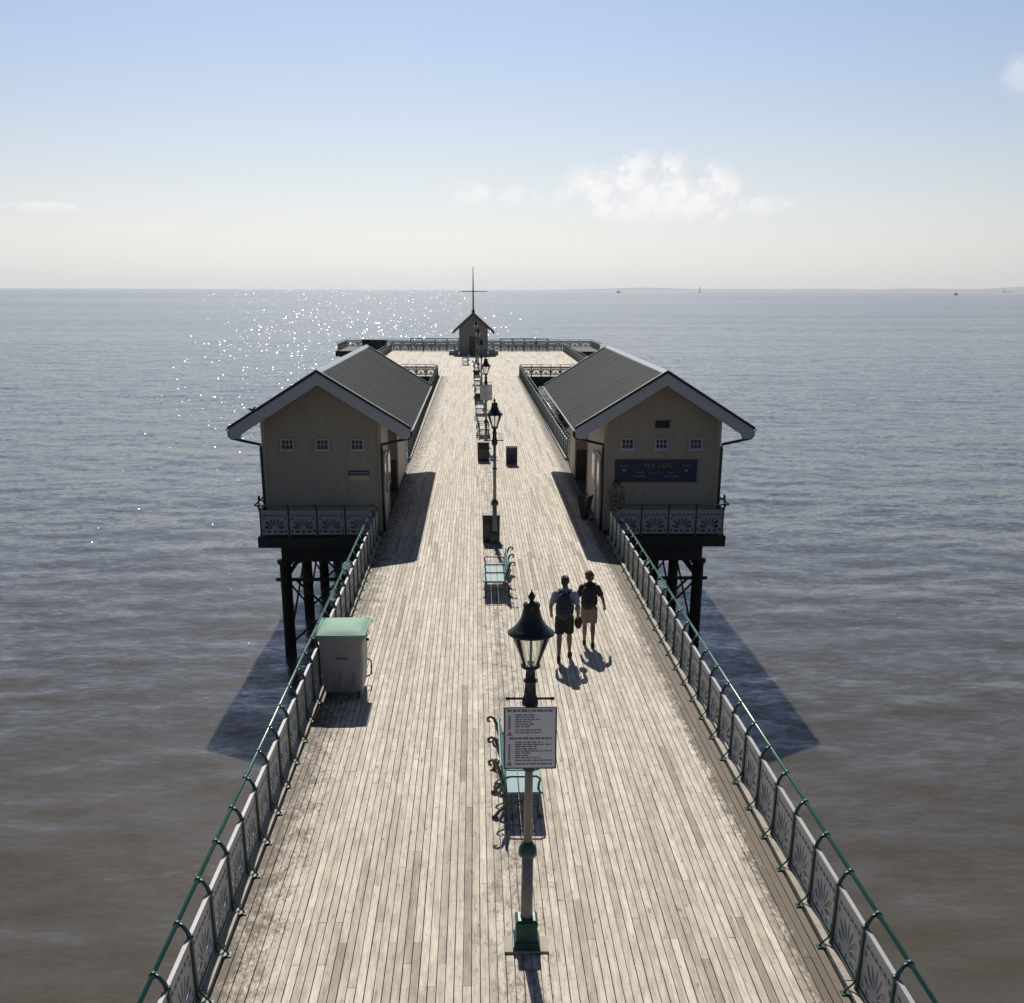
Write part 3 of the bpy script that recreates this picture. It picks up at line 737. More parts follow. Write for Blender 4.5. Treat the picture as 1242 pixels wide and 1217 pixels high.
    for yy, fr in ((YF0, 1), (YF1, -1)):
        for s_ in (-1, 1):
            e = mid + s_ * (half + .02); i_ = mid + s_ * (half - .40)
            D = .40
            poly = [(X(mid), RZ - .045), (X(e), EZ - .045), (X(e), EZ - .27), (X(e - s_ * .10), EZ - .335), (X(e - s_ * .34), EZ - .325), (X(e - s_ * .40), EZ - .185), (X(mid), RZ - .39)]
            MB().prism(poly, yy - .02 * fr, yy + .015 * fr).build('barge_board', 'whitewood', t)
            MB().prism([(X(mid), RZ + .05), (X(e + s_ * .03), EZ + .03), (X(e + s_ * .03), EZ - .045), (X(mid), RZ - .04)], yy - .05 * fr, yy - .001 * fr).build('verge_trim', 'gutter', t)
            MB().prism([(X(mid), RZ + .062), (X(e), EZ + .045), (X(e), EZ + .025), (X(mid), RZ + .042)], yy - .04 * fr, yy + .07 * fr).build('verge_flashing', 'verge', t)
    # boxed eaves: horizontal soffit returning to the wall
    for s_ in (-1, 1):
        e = mid + s_ * (half - .02); wl_ = 0 if s_ < 0 else W
        a, b2 = sorted((X(e), X(e - s_ * .05)))
        MB().bx(a, b2, YF0 + .02, YF1 - .02, EZ - .22, EZ - .09).build('fascia', 'whitewood', t)
        gx = X(mid + s_ * (half + .055))
        gu = MB()
        pr = [(.06 * math.cos(q), .06 * math.sin(q)) for q in [R(180 + 22.5 * i) for i in range(9)]]
        pr += [(.048 * math.cos(q), .048 * math.sin(q)) for q in [R(360 - 22.5 * i) for i in range(9)]]
        gu.prism([(gx + x, EZ - .045 + z) for x, z in pr], YF0 - .03, YF1 + .03); gu.build('gutter', 'verge' if s_ < 0 else 'gutter', t)
        wx = X(wl_ + s_ * .07)
        MB().tube([(gx, YF0 + .15, EZ - .11), (gx, YF0 + .15, EZ - .26), (gx - X(s_) * .06, YF0 + .16, EZ - .33), (wx, -.10, EZ - .58), (wx, -.09, EZ - .70), (wx, -.09, 1.5), (wx, -.09, .02)], .042, 8).build('downpipe', 'gutter', t)
    # small windows
    for wi, wx in enumerate((.70, W / 2 - .03, W - .75)):
        w = MB(); cx = X(wx); zc = 2.74 + (0.02 if sx > 0 else 0); ww, wh = .165, .135
        w.bx(cx - ww - .045, cx + ww + .045, -.055, .01, zc + wh, zc + wh + .045).bx(cx - ww - .06, cx + ww + .06, -.075, .01, zc - wh - .07, zc - wh)
        for s_ in (-1, 1): a, b2 = sorted((cx + s_ * ww, cx + s_ * (ww + .045))); w.bx(a, b2, -.055, .01, zc - wh, zc + wh)
        wo = w.build('window', 'whitewood', t)
        g = MB()
        for p in range(3):
            for q in range(2):
                xa = cx - ww + p * 2 * ww / 3; za = zc - wh + q * wh
                put('pane', MB().bx(xa + .008, xa + 2 * ww / 3 - .008, -.014, -.006, za + .008, za + wh - .008).mesh('pane', 'pane'), wo)
        for p in (1, 2): x_ = cx - ww + p * 2 * ww / 3; g.bx(x_ - .012, x_ + .012, -.035, .0, zc - wh, zc + wh)
        g.bx(cx - ww, cx + ww, -.033, .0, zc - .011, zc + .011)
        put('glazing_bar', g.mesh('glazing_bar', 'whitewood'), wo)
    # deck-side door with glass and white frames
    dx = X(-.02)
    d = MB()
    y0 = .95; 
    fr_ = lambda ya, yb, za, zb, o=.03: (lambda a, b2: MB().bx(a, b2, ya, yb, za, zb))(*sorted((dx, dx - sx * o)))
    dr = fr_(y0, y0 + 1.0, .02, 2.1, .02).build('door', 'whitewood' if sx > 0 else 'creamtrim', t)
    fr_(y0 + .14, y0 + .86, 1.05, 1.95, .026).build('door_pane', 'pane_dim', dr)
    fr_(y0 + .84, y0 + .90, .95, 1.0, .07).build('handle', 'gutter', dr)
    for ya in (y0 - .09, y0 + 1.0): fr_(ya, ya + .09, .02, 2.2, .05).build('door_frame', 'whitewood', dr)
    fr_(y0 - .09, y0 + 1.09, 2.2, 2.29, .05).build('door_frame', 'whitewood', dr)
    wo = fr_(y0 + 1.35, y0 + 2.25, 1.05, 2.15, .045).build('window', 'whitewood', t)
    fr_(y0 + 1.43, y0 + 1.77, 1.13, 2.07, .05).build('pane', 'pane_dim', wo)
    fr_(y0 + 1.83, y0 + 2.17, 1.13, 2.07, .05).build('pane', 'pane_dim', wo)
    if sign == 'board':
        zc = 1.92; x0, x1 = .33, .33 + 2.6
        a, b2 = sorted((X(x0), X(x1)))
        sb_ = MB().bx(a, b2, -.06, -.015, zc - .33, zc + .33).build('sign_board', 'blue', t)
        fr = MB()
        for z_ in (zc - .345, zc + .325): fr.bx(a - .02, b2 + .02, -.075, -.012, z_, z_ + .02)
        fr.build('sign_frame', 'gutter', sb_)
        rs = random.Random(4)
        def words(name, m_, cx, cz, h, spans):
            w = MB(); x = cx - sum(s_ for s_ in spans) / 2
            for s_ in spans:
                if s_ > 0:
                    n_ = max(2, int(s_ / (h * .72))); st = s_ / n_
                    for i in range(n_):
                        xa = x + i * st; kind = rs.randrange(4)
                        w.bx(xa, xa + st * .24, -.067, -.0605, cz - h / 2, cz + h / 2)
                        if kind in (0, 1): w.bx(xa + st * .25, xa + st * .72, -.067, -.0605, cz + h * .28, cz + h / 2)
                        if kind in (1, 2): w.bx(xa + st * .25, xa + st * .66, -.067, -.0605, cz - h * .1, cz + h * .1)
                        if kind in (0, 3): w.bx(xa + st * .25, xa + st * .72, -.067, -.0605, cz - h / 2, cz - h * .28)
                x += abs(s_)
            w.build(name, m_, sb_)
        mc = (a + b2) / 2
        words('lettering', 'gold', mc, zc + .17, .13, [.36, -.08, .44])
        words('lettering', 'sky_print', a + .32, zc + .16, .05, [.30]); words('lettering', 'sky_print', b2 - .32, zc + .16, .05, [.30])
        words('lettering', 'sky_print', mc - .48, zc - .04, .07, [.26]); words('lettering', 'sky_print', mc - .48, zc - .17, .07, [.32])
        words('lettering', 'gold', mc, zc - .08, .07, [.40]); words('lettering', 'sky_print', mc + .5, zc - .04, .07, [.2]); words('lettering', 'sky_print', mc + .5, zc - .17, .07, [.46])
        for xx in (a + .30, b2 - .34):
            MB().ell((xx, -.063, zc + .02), (.055, .006, .055), nu=10, nv=6).build('emblem', 'sky_print', sb_)
            MB().bx(xx - .09, xx + .09, -.066, -.0605, zc - .22, zc - .10).build('emblem', 'blue', sb_)
        v = MB(); cx = X(W / 2 - .03)
        for i in range(5): v.box((cx, -.03, 3.27 + i * .045), (.40, .05, .022), Matrix.Rotation(R(35), 3, 'X'))
        v.bx(cx - .22, cx - .20, -.05, .0, 3.23, 3.49).bx(cx + .20, cx + .22, -.05, .0, 3.23, 3.49)
        v.build('louvre_vent', 'dado', t)
    else:
        a, b2 = sorted((X(.36), X(1.0)))
        pl = MB().bx(a, b2, -.03, -.01, 1.80, 1.93).build('name_plate', 'blue', t)
        MB().bx(a + .05, b2 - .05, -.036, -.0305, 1.845, 1.885).build('lettering', 'sky_print', pl)
        MB().bx(a, b2, -.026, -.008, 1.62, 1.78).build('notice_panel', 'creamtrim', t)
    return t
building(-1, 'cream gabled pier building with a small blue plate on its end wall', 0, 38.3, 42.9, 47.6, 'plate')
building(1, 'cream gabled pier building with a large navy signboard on its end wall', 0, 40.4, 45.6, 48.2, 'board')

# platforms that carry them
def platform(sx, label, xo):
    t = thing('building_platform', label, 'platform', (0, 34.1, SEA_Z))
    Z = -SEA_Z; X = lambda u: sx * u
    def bb(u0, u1, y0, y1, z0, z1): a, b = sorted((X(u0), X(u1))); return MB().bx(a, b, y0, y1, Z + z0, Z + z1)
    bb(3.64, xo, .0, 17.0, -.33, -.004).build('slab', 'under', t)
    bb(3.64, xo - .62, .45, .95, -.88, -.334).build('beam', 'under', t)
    for y in (4.9, 9.2, 13.5): bb(3.64, xo - .62, y, y + .5, -.88, -.334).build('beam', 'under', t)
    bb(xo - 1.0, xo - .66, .95, 15.8, -.80, -.336).build('girder', 'under', t)
    pile = MB().lathe([(.19, -2.6), (.185, Z - 1.02), (.24, Z - 1.0), (.26, Z - .93), (.26, Z - .884)], 12).mesh('pile', 'under')
    ux = xo - .68
    br = MB().tube([(0, 0, 0), (0, 0, 1)], .045, 6).mesh('brace', 'under')
    for y in (.7, 5.1, 9.4, 13.7):
        for u in (ux, 4.2): put('pile', pile, t, (X(u), y, 0))
        MB().tube([(X(ux + .32), y, Z - 1.52), (X(3.9), y, Z - 1.52)], .06, 8).build('strut', 'under', t)
        for u0, z0, u1, z1 in ((ux - .3, -1.52, 4.2, -3.7), (ux, -3.7, 4.2, -1.52)):
            MB().tube([(X(u0), y, Z + z0), (X(u1), y, Z + z1)], .04, 6).build('brace', 'under', t)
        for s_ in (1,):
            MB().tube([(X(ux - .2), y, Z - 1.2), (X(ux - .32), y, Z - .98), (X(ux - .55), y, Z - .87)], .07, 6).build('bracket', 'under', t)
    for y0 in (.7, 5.1, 9.4):
        for u in (ux,):
            MB().tube([(X(u), y0, Z - 1.5), (X(u), y0 + 4.35, Z - 3.6)], .035, 6).build('brace', 'under', t)
            MB().tube([(X(u), y0, Z - 3.6), (X(u), y0 + 4.35, Z - 1.5)], .035, 6).build('brace', 'under', t)
            MB().tube([(X(u), y0, Z - 1.52), (X(u), y0 + 4.35, Z - 1.52)], .05, 6).build('strut', 'under', t)
platform(-1, 'dark concrete and iron platform on piles carrying the plain gabled building', 7.36)
platform(1, 'dark concrete and iron platform on piles carrying the navy signboard building', 7.30)

# ------------------------------------------------------------------ lamps
def lamp(label):
    t = thing('street_lamp', label, 'lamp', group='lamps along the middle of the pier')
    MB().box((0, 0, .014), (.52, .34, .028)).build('base_plate', 'kerb', t, bevel=.005)
    MB().box((0, 0, .053), (.32, .30, .048)).build('base_block', 'green', t, bevel=.006)
    b = MB().lathe([(.15, .075), (.15, .12), (.125, .14), (.115, .32), (.13, .34), (.13, .37), (.10, .40)], 4, sq=True, smooth=False)
    b.build('plinth', 'green', t)
    for sx in (-1, 1): MB().box((sx * .122, 0, .23), (.012, .15, .15)).build('plinth_panel', 'teal', t, bevel=.003)
    MB().lathe([(.074, .40), (.070, .45), (.066, 1.20)], 16).build('lower_column', 'column', t)
    MB().lathe([(.082, 1.19), (.105, 1.21), (.108, 1.25), (.10, 1.31), (.07, 1.36), (.056, 1.38)], 16).build('collar', 'green', t)
    MB().lathe([(.050, 1.37), (.045, 2.2), (.042, 2.95)], 14).build('upper_column', 'column', t)
    MB().lathe([(.048, 2.255), (.07, 2.27), (.072, 2.295), (.05, 2.32)], 14).build('collar', 'green', t)
    MB().lathe([(.05, 2.95), (.075, 3.0), (.09, 3.06), (.085, 3.12), (.065, 3.16), (.058, 3.30), (.075, 3.31), (.075, 3.335), (.055, 3.35), (.05, 3.44), (.075, 3.46), (.10, 3.475), (.10, 3.495)], 16).build('neck', 'black', t)
    lb = MB().tube([(-.24, 0, 3.115), (.24, 0, 3.115)], .014, 8)
    for s in (-1, 1): lb.ell((s * .245, 0, 3.115), (.024, .022, .022), nu=8, nv=6)
    lb.build('ladder_bar', 'black', t)
    z0, z1, r0, r1 = 3.50, 3.86, .095, .225
    fr = MB()
    for a in (45, 135, 225, 315):
        q = (math.cos(R(a)), math.sin(R(a))); fr.tube([(r0 * q[0], r0 * q[1], z0), (r1 * q[0], r1 * q[1], z1)], .011, 6)
    for r_, z_ in ((r0, z0 + .005), (r1, z1)):
        fr.tube([(r_ * math.cos(R(a)), r_ * math.sin(R(a)), z_) for a in range(0, 361, 20)], .012, 6)
    fr.build('lantern_frame', 'black', t)
    gl = MB(); n = 20; vs = []
    for (r_, z_) in ((r0 - .004, z0 + .01), (r1 - .004, z1)):
        vs += [(r_ * math.cos(2 * math.pi * k_ / n), r_ * math.sin(2 * math.pi * k_ / n), z_) for k_ in range(n)]
    gl.add(vs, [(k_, (k_ + 1) % n, n + (k_ + 1) % n, n + k_) for k_ in range(n)], True); gl.build('lantern_glass', 'glass', t)
    MB().lathe([(.020, 3.49), (.014, 3.55), (.014, 3.80), (.024, 3.82), (.024, 3.87)], 8).build('burner', 'iron', t)
    MB().lathe([(.228, 3.84), (.252, 3.853), (.252, 3.868), (.205, 3.905), (.160, 3.95), (.122, 4.01), (.10, 4.075), (.084, 4.135), (.090, 4.15), (.092, 4.172), (.084, 4.19), (.05, 4.205), (.03, 4.21)], 24).build('lantern_roof', 'black', t)
    MB().lathe([(.025, 4.19), (.02, 4.215), (.034, 4.245), (.038, 4.265), (.022, 4.295), (.008, 4.315), (.003, 4.345)], 12).build('finial', 'black', t)
    return t
LY = [11.23, 33.0, 54.6, 76.6, 98.4, 120.2]
lab = ['Victorian lamp post with cream shaft carrying the notice beside the teal slatted bench', 'Victorian lamp post with cream shaft standing before a black litter bin between the buildings',
       'Victorian lamp post carrying the notice beyond the gabled buildings', 'Victorian lamp post without a notice beyond the gabled buildings',
       'Victorian lamp post just before the pier head', 'Victorian lamp post on the pier head before the hut']
L0 = lamp(lab[0])
lamps = [L0] + [copy_tree(L0) for _ in LY[1:]]
for o, y, lb, x in zip(lamps, LY, lab, (0.0, 0.0, -.05, -.15, -.3, -.45)):
    o.location = (x, y, 0); o['label'] = lb
L0.rotation_euler = (0, R(.35), 0)

def notice(label, loc):
    t = thing('notice_sign', label, 'sign', loc)
    MB().bx(-.275, .275, -.012, .012, 0, .71).build('panel', 'notice', t, bevel=.003)
    e = MB(); 
    for x in (-.282, .282): e.bx(x - .007, x + .007, -.016, .016, -.006, .716)
    for z in (-.003, .713): e.bx(-.275, .275, -.016, .016, z - .006, z + .006)
    e.build('edge_trim', 'binpanel', t)
    MB().bx(-.05, .05, .014, .06, .30, .34).bx(-.05, .05, .014, .06, .62, .66).build('clamp', 'black', t)
    rs = random.Random(9); tx = MB()
    def line(x0, x1, z, h):
        x = x0
        while x < x1 - .01:
            w = min(rs.uniform(.02, .075), x1 - x); tx.bx(x, x + w, -.0155, -.0125, z - h / 2, z + h / 2); x += w + .012
    line(-.25, .26, .675, .026); line(-.23, .25, .352, .020)
    for i, z in enumerate((.625, .600, .572, .545, .517, .490, .450, .420)): line(-.165, rs.uniform(-.02, .14), z, .011)
    for i, z in enumerate((.305, .280, .255, .228, .203, .178, .150, .123, .092)): line(-.165, rs.uniform(-.02, .24) if i != 8 else .25, z, .011)
    line(-.165, .24, .05, .016)
    for i in range(6): tx.bx(-.238, -.215, -.0155, -.0125, .46 + i * .028, .478 + i * .028)
    for i in range(7): tx.bx(-.238, -.215, -.0155, -.0125, .10 + i * .027, .117 + i * .027)
    tx.build('lettering', 'ink', t)
    for z in (.385, .03):
        MB().prism([(-.255, z), (-.195, z), (-.225, z + .055)], -.016, -.0125).build('warning_triangle', 'orange', t)
        MB().prism([(-.238, z + .008), (-.212, z + .008), (-.225, z + .034)], -.018, -.0161).build('warning_symbol', 'ink', t)
    return t
notice('grey printed notice with warning triangles clamped to the lamp beside the teal bench', (.018, 11.23 - .11, 2.345))
n2 = notice('small grey notice clamped to the lamp post beyond the gabled buildings', (-.05, 54.6 - .11, 2.30))

# ------------------------------------------------------------------ benches
def bench_proto(label, L=1.95):
    """slats run along y, sitter faces +x, back at -x"""
    t = thing('bench', label, 'bench', group='slatted benches along the middle of the pier')
    for x in (-.10, .075, .25):
        MB().bx(x - .0835, x + .0835, -L / 2, L / 2, .43, .462).build('seat_slat', 'teal', t, bevel=.005)
    for i, z in enumerate((.56, .70, .84)):
        xx = -.205 - (z - .56) * .22
        MB().box((xx, 0, z), (.028, L, .105), Matrix.Rotation(R(-12), 3, 'Y')).build('back_slat', 'teal', t, bevel=.005)
    fm = MB()
    S = [(.30, .02), (.27, .12), (.29, .24), (.27, .36), (.24, .425)]
    fm.tube([(x, 0, z) for x, z in S], .024, 8)
    fm.tube([(.33, 0, .42), (.0, 0, .41), (-.2, 0, .415)], .020, 6)
    B = [(-.36, .02), (-.30, .10), (-.20, .20), (-.17, .32), (-.20, .44), (-.25, .58), (-.29, .70), (-.31, .80), (-.345, .89), (-.40, .925), (-.445, .895), (-.44, .845), (-.40, .84)]
    fm.tube([(x, 0, z) for x, z in B], [.026, .026, .024, .024, .026, .026, .025, .025, .024, .023, .022, .02, .016], 8)
    C = [(-.18, .30), (-.26, .36), (-.34, .42), (-.37, .50), (-.33, .56), (-.28, .53), (-.30, .47)]
    fm.tube([(x, 0, z) for x, z in C], [.02, .02, .02, .019, .018, .016, .012], 8)
    A = [(-.26, .62), (-.12, .66), (.10, .655), (.24, .66), (.30, .62), (.28, .55), (.27, .44)]
    fm.tube([(x, 0, z) for x, z in A], .018, 8)
    fm.tube([(-.20, 0, .20), (0, 0, .26), (.27, 0, .16)], .015, 6)
    fm.box((-.36, 0, .012), (.10, .05, .024)); fm.box((.30, 0, .012), (.09, .05, .024))
    me = fm.mesh('iron_frame', 'iron')
    for y in (-L / 2 + .12, 0, L / 2 - .12): put('iron_frame', me, t, (0, y, 0))
    return t
B0 = bench_proto('teal slatted bench with iron scrolls beside the lamp with the notice')
specs = [(.05, 15.45, 0, None), (-.05, 27.7, math.pi, 'pale teal bench just in front of the litter bin by the lamp'),
         (-.15, 59.5, 0, 'slatted bench just past the far lamp with the small notice'), (-.25, 70.2, math.pi, 'slatted bench standing between the two lamps beyond the gabled buildings'),
         (-.3, 81.0, 0, 'slatted bench just past the lamp without a notice beyond the buildings'), (-.35, 92.5, math.pi, 'slatted bench short of the lamp just before the pier head'),
         (-1.55, 118.0, math.pi, 'slatted bench on the pier head standing off the lamp row'), (-.4, 108.5, 0, 'slatted bench in line with the lamps on the pier head')]
for i, (x, y, rz, lb) in enumerate(specs):
    o = B0 if i == 0 else copy_tree(B0)
    o.location = (x, y, 0); o.rotation_euler = (0, 0, rz)
    if lb: o['label'] = lb

# ------------------------------------------------------------------ litter bins
def litter(label):
    t = thing('litter_bin', label, 'bin', group='black litter bins beside the lamps')
    MB().bx(-.26, .26, 0, .46, .03, .80).build('body', 'bin', t, bevel=.018)
    MB().bx(-.20, .20, .04, .42, 0, .03).build('foot', 'rubber', t)
    MB().bx(-.275, .275, -.012, .472, .803, .845).build('lid', 'bin', t, bevel=.012)
    MB().bx(-.17, .17, -.006, -.001, .60, .74).build('opening', 'rubber', t)
    MB().bx(-.20, .20, -.007, -.001, .12, .54).build('panel', 'binpanel', t)
    return t
K0 = litter('black square litter bin directly behind the lamp between the gabled buildings')
for i, (x, y, lb) in enumerate([(-.10, 33.25, None), (-.22, 50.2, 'black square litter bin between the two lamps past the sandwich board'), (-.35, 75.0, 'black litter bin in front of the lamp without a notice'), (-.45, 97.2, 'black litter bin before the lamp at the pier head')]):
    o = K0 if i == 0 else copy_tree(K0)
    o.location = (x, y, 0)
    if lb: o['label'] = lb
t = thing('sandwich_board', 'dark sandwich board standing alone on the planks right of the lamps', 'sign board', (1.02, 49.2, 0))
for s in (-1, 1):
    rot = Matrix.Rotation(R(-12 * s), 3, 'X')
    MB().box((0, s * .11, .40), (.50, .022, .80), rot).build('leaf_panel', 'binpanel', t, bevel=.006)
    MB().box((0, s * .125, .42), (.42, .010, .62), rot).build('poster', 'blue', t)
MB().box((0, 0, .795), (.50, .05, .03)).build('hinge', 'black', t)
MB().box((0, -.21, .02), (.52, .03, .04)).build('skid', 'white', t)
t2 = copy_tree(t); t2.location = (3.12, 37.0, 0); t2.rotation_euler = (0, 0, R(62))
t2['label'] = 'dark sandwich board by the door of the navy signboard building'

# ------------------------------------------------------------------ wheeled bin
def wheelie():
    t = thing('wheeled_bin', 'large grey four wheeled bin with a pale green domed lid beside the railing', 'bin', (-3.085, 19.60, 0))
    h0, h1 = .15, 1.24; wb, wt, d0, d1 = .37, .415, .62, .80
    b = MB(); rings = []
    def rect(z, w, y0, y1, r=.06):
        P = []
        for cx, cy, a0 in ((w - r, y1 - r, 0), (-w + r, y1 - r, 90), (-w + r, y0 + r, 180), (w - r, y0 + r, 270)):
            for k_ in range(4): a = R(a0 + 30 * k_); P.append((cx + r * math.cos(a), cy + r * math.sin(a), z))
        return P
    secs = [(h0 - .05, wb * .62, .10, .84), (h0, wb, .06, .92), (.6, (wb + wt) / 2, .035, .99), (h1 - .10, wt - .01, .01, 1.04), (h1 - .095, wt + .02, -.015, 1.065), (h1, wt + .025, -.02, 1.07)]
    vs = []; 
    for s in secs: vs += rect(*s)
    n = 16
    fs = [(i * n + k_, i * n + (k_ + 1) % n, (i + 1) * n + (k_ + 1) % n, (i + 1) * n + k_) for i in range(len(secs) - 1) for k_ in range(n)]
    fs += [tuple(range(n))[::-1], tuple((len(secs) - 1) * n + k_ for k_ in range(n))]
    b.add(vs, fs, True); body = b.build('body', 'wheelie', t)
    MB().bx(-.10, .12, -.003, .02, .80, .815).build('label_strip', 'dado', body)
    for x in (-.25, 0, .25): MB().bx(x - .02, x + .02, .012, .045, .26, .52).build('rib', 'wheelie', body)
    ld = MB(); vs = []; nx, ny = 14, 10
    for j in range(ny + 1):
        for i in range(nx + 1):
            u, v = -1 + 2 * i / nx, -1 + 2 * j / ny
            z = h1 + .02 + .085 * (1 - u ** 6) ** .5 * (1 - v ** 4) ** .5 * (1 - .25 * u * u) + (.022 if abs(u) < .6 and -.6 < v < .2 else 0)
            vs.append((u * (wt + .045), .525 + v * .58, z))
    fs = [(j * (nx + 1) + i, j * (nx + 1) + i + 1, (j + 1) * (nx + 1) + i + 1, (j + 1) * (nx + 1) + i) for j in range(ny) for i in range(nx)]
    ld.add(vs, fs, True)
    ld.tube([(-wt - .045, -.055, h1 + .02), (wt + .045, -.055, h1 + .02), (wt + .045, 1.105, h1 + .02), (-wt - .045, 1.105, h1 + .02), (-wt - .045, -.055, h1 + .02)], .028, 8)
    lid = ld.build('lid', 'lid', t)
    MB().tube([(-.28, -.085, h1 + .04), (.28, -.085, h1 + .04)], .014, 6).build('handle', 'lid', lid)
    for x in (-.29, .29):
        for y in (.12, .84):
            w = MB().tube([(x - .022, y, .065), (x + .022, y, .065)], .065, 14).build('wheel', 'rubber', t)
            MB().bx(x - .035, x + .035, y - .03, y + .03, .09, .16).build('caster', 'black', w)
    for s in (-1, 1): MB().tube([(s * (wt + .02), .38, 1.07), (s * (wt + .075), .38, 1.07)], .03, 8).build('trunnion', 'rubber', t)
    MB().tube([(wt - .03, .97, .5), (wt + .04, .97, .45), (wt + .04, .97, .18), (wt - .06, .90, .14)], .016, 6).build('side_bar', 'rubber', t)
wheelie()

# ------------------------------------------------------------------ potted shrub on the terrace
def shrub():
    t = thing('potted_shrub', 'russet leaved shrub in a pot against the navy signboard building', 'plant', (3.86, 34.62, 0))
    MB().lathe([(.16, 0), (.22, .36), (.24, .37), (.24, .42), (.20, .42)], 14).build('pot', 'terracotta', t)
    rs = random.Random(2); st = MB(); lf = MB(); lg = MB()
    for i in range(14):
        a = rs.uniform(0, 6.28); r_ = rs.uniform(.03, .24); h = rs.uniform(.9, 1.62)
        st.tube([(0, 0, .40), (r_ * .4 * math.cos(a), r_ * .4 * math.sin(a), .4 + (h - .4) * .5), (r_ * math.cos(a), r_ * math.sin(a), h)], [.012, .009, .004], 5)
    for i in range(520):
        u = rs.random(); a = rs.uniform(0, 6.28); zz = .62 + 1.05 * rs.random()
        rad = .30 * math.sin(math.pi * min(1, max(.12, (zz - .5) / 1.25))) * math.sqrt(u) + .02
        c = Vector((rad * math.cos(a), rad * math.sin(a), zz))
        q = Matrix.Rotation(rs.uniform(0, 6.28), 3, 'Z') @ Matrix.Rotation(rs.uniform(-1, 1), 3, 'X')
        P = [q @ Vector(p) * rs.uniform(.8, 1.3) for p in ((0, -.04, 0), (.018, 0, .006), (0, .045, 0), (-.018, 0, .006))]
        (lf if rs.random() < .55 else lg).add([c + p for p in P], [(0, 1, 2, 3)])
    st.build('stem', 'timber', t)
    tag(lf.build('foliage', 'leaf', t), kind='stuff'); tag(lg.build('foliage', 'leaf2', t), kind='stuff')
shrub()

# ------------------------------------------------------------------ gull on the roof edge
def gull():
    g = thing('gull', 'small dark gull perched on the roof edge of the plain gabled building', 'bird', (-7.30, 34.45, 3.755))
    b = MB().ell((0, 0, .11), (.11, .055, .06), Matrix.Rotation(R(12), 3, 'Y')).ell((.09, 0, .20), (.04, .034, .035)).tube([(.05, 0, .13), (.08, 0, .18)], [.045, .03], 8)
    b.tube([(-.08, 0, .12), (-.19, 0, .17)], [.04, .012], 8); b.build('body', 'gull', g)
    MB().tube([(.12, 0, .20), (.165, 0, .192)], [.012, .004], 6).build('beak', 'orange', g)
    for s in (-1, 1): MB().tube([(0, s * .02, .07), (0, s * .02, 0)], .007, 5).build('leg', 'orange', g)
gull()
bpy.data.objects['gull'].scale = (.8,) * 3

# ------------------------------------------------------------------ pier head: hut, mast, landing stage, cabin
def hut():
    t = thing('pier_head_hut', 'dark timber gabled hut with a mast at the far end of the pier', 'hut', (-.75, 135.6, 0))
    w, d, h, rz = 1.68, 4.0, 2.95, 4.75
    g = [(-w, 0), (w, 0), (w, h), (0, rz - .12), (-w, h)]
    MB().prism(g, 0, d).build('wall', 'timber', t)
    pm = MB()
    for i in range(14):
        x = -w + (i + .5) * 2 * w / 14; zt = h + (rz - .16 - h) * (1 - abs(x) / w)
        pm = MB().bx(x - w / 14 + .012, x + w / 14 - .012, -.03, -.001, .02, zt - .05); pm.build('plank', 'timber', t)
    for s in (-1, 1):
        e = s * 2.45; ez = rz - 2.45 * (rz - 2.62) / 2.45
        MB().prism([(0, rz + .06), (e, ez + .06), (e, ez - .08), (0, rz - .08)], -.7, d + .5).build('roof', 'slate', t)
        MB().prism([(0, rz - .08), (e, ez - .08), (e, ez - .26), (0, rz - .30)], -.72, -.66).build('barge_board', 'slate', t)
        MB().bx(min(s * 1.72, s * 2.9), max(s * 1.72, s * 2.9), -.2, 1.4, 0.40, .50).bx(min(s * 1.72, s * 2.9), max(s * 1.72, s * 2.9), -.2, -.1, 0, .40).build('side_bench', 'timber', t)
    MB().bx(-.5, .5, -.06, -.031, .02, 2.1).build('door', 'dado', t)
    m = thing('flag_mast', 'thin dark mast with a cross yard rising from the hut ridge', 'mast', (-.75, 135.9, 4.76))
    MB().tube([(0, 0, 0), (0, 0, 2.2), (0, 0, 5.0)], [.10, .08, .035], 8).build('pole', 'black', m)
    MB().tube([(-1.65, 0, 2.32), (0, 0, 2.32), (1.65, 0, 2.32)], [.035, .055, .035], 6).build('yard', 'black', m)
    MB().lathe([(.2, -.02), (.2, .18), (.12, .3)], 10).build('socket', 'black', m)
hut()
def landing():
    t = thing('landing_stage', 'low dark landing stage across the seaward end of the pier', 'jetty', (0, 146, SEA_Z))
    Z = -SEA_Z
    MB().bx(-18.2, 15.6, 0, 11.5, Z - .75, Z - .08).build('deck', 'under', t)
    pl = MB().lathe([(.22, -2.5), (.22, Z - .76)], 10).mesh('pile', 'under')
    for x in np.linspace(-17.5, 15, 9):
        for y in (.5, 5.5, 10.5): put('pile', pl, t, (x, y, 0))
landing()
railing('landing_railing', 'far railing along the seaward end of the landing stage', (15.3, 157.2, -.08), (-17.9, 157.2, -.08), 22)
railing('landing_railing', 'end railing of the landing stage beside the dark cabin', (-17.9, 146.2, -.08), (-17.9, 157.2, -.08), 8)
railing('landing_railing', 'end railing of the landing stage opposite the dark cabin', (15.3, 157.2, -.08), (15.3, 146.2, -.08), 8)
railing('head_railing', 'railing across the end of the pier head left open behind the hut', (10.4, 145.4, 0), (-10.9, 145.4, 0), 22)
t = thing('cabin', 'low dark cabin beside the pier head on the landing stage', 'cabin', (-13.6, 149.0, -.08))
MB().bx(-1.5, 1.5, 0, 2.4, .02, 1.15).build('wall', 'under', t)
MB().prism([(-1.6, 1.16), (1.6, 1.16), (1.6, 1.22), (-1.6, 1.26)], -.12, 2.5).build('roof', 'under', t)
MB().bx(.3, 1.1, -.03, -.002, .03, 1.1).build('door', 'dado', t)
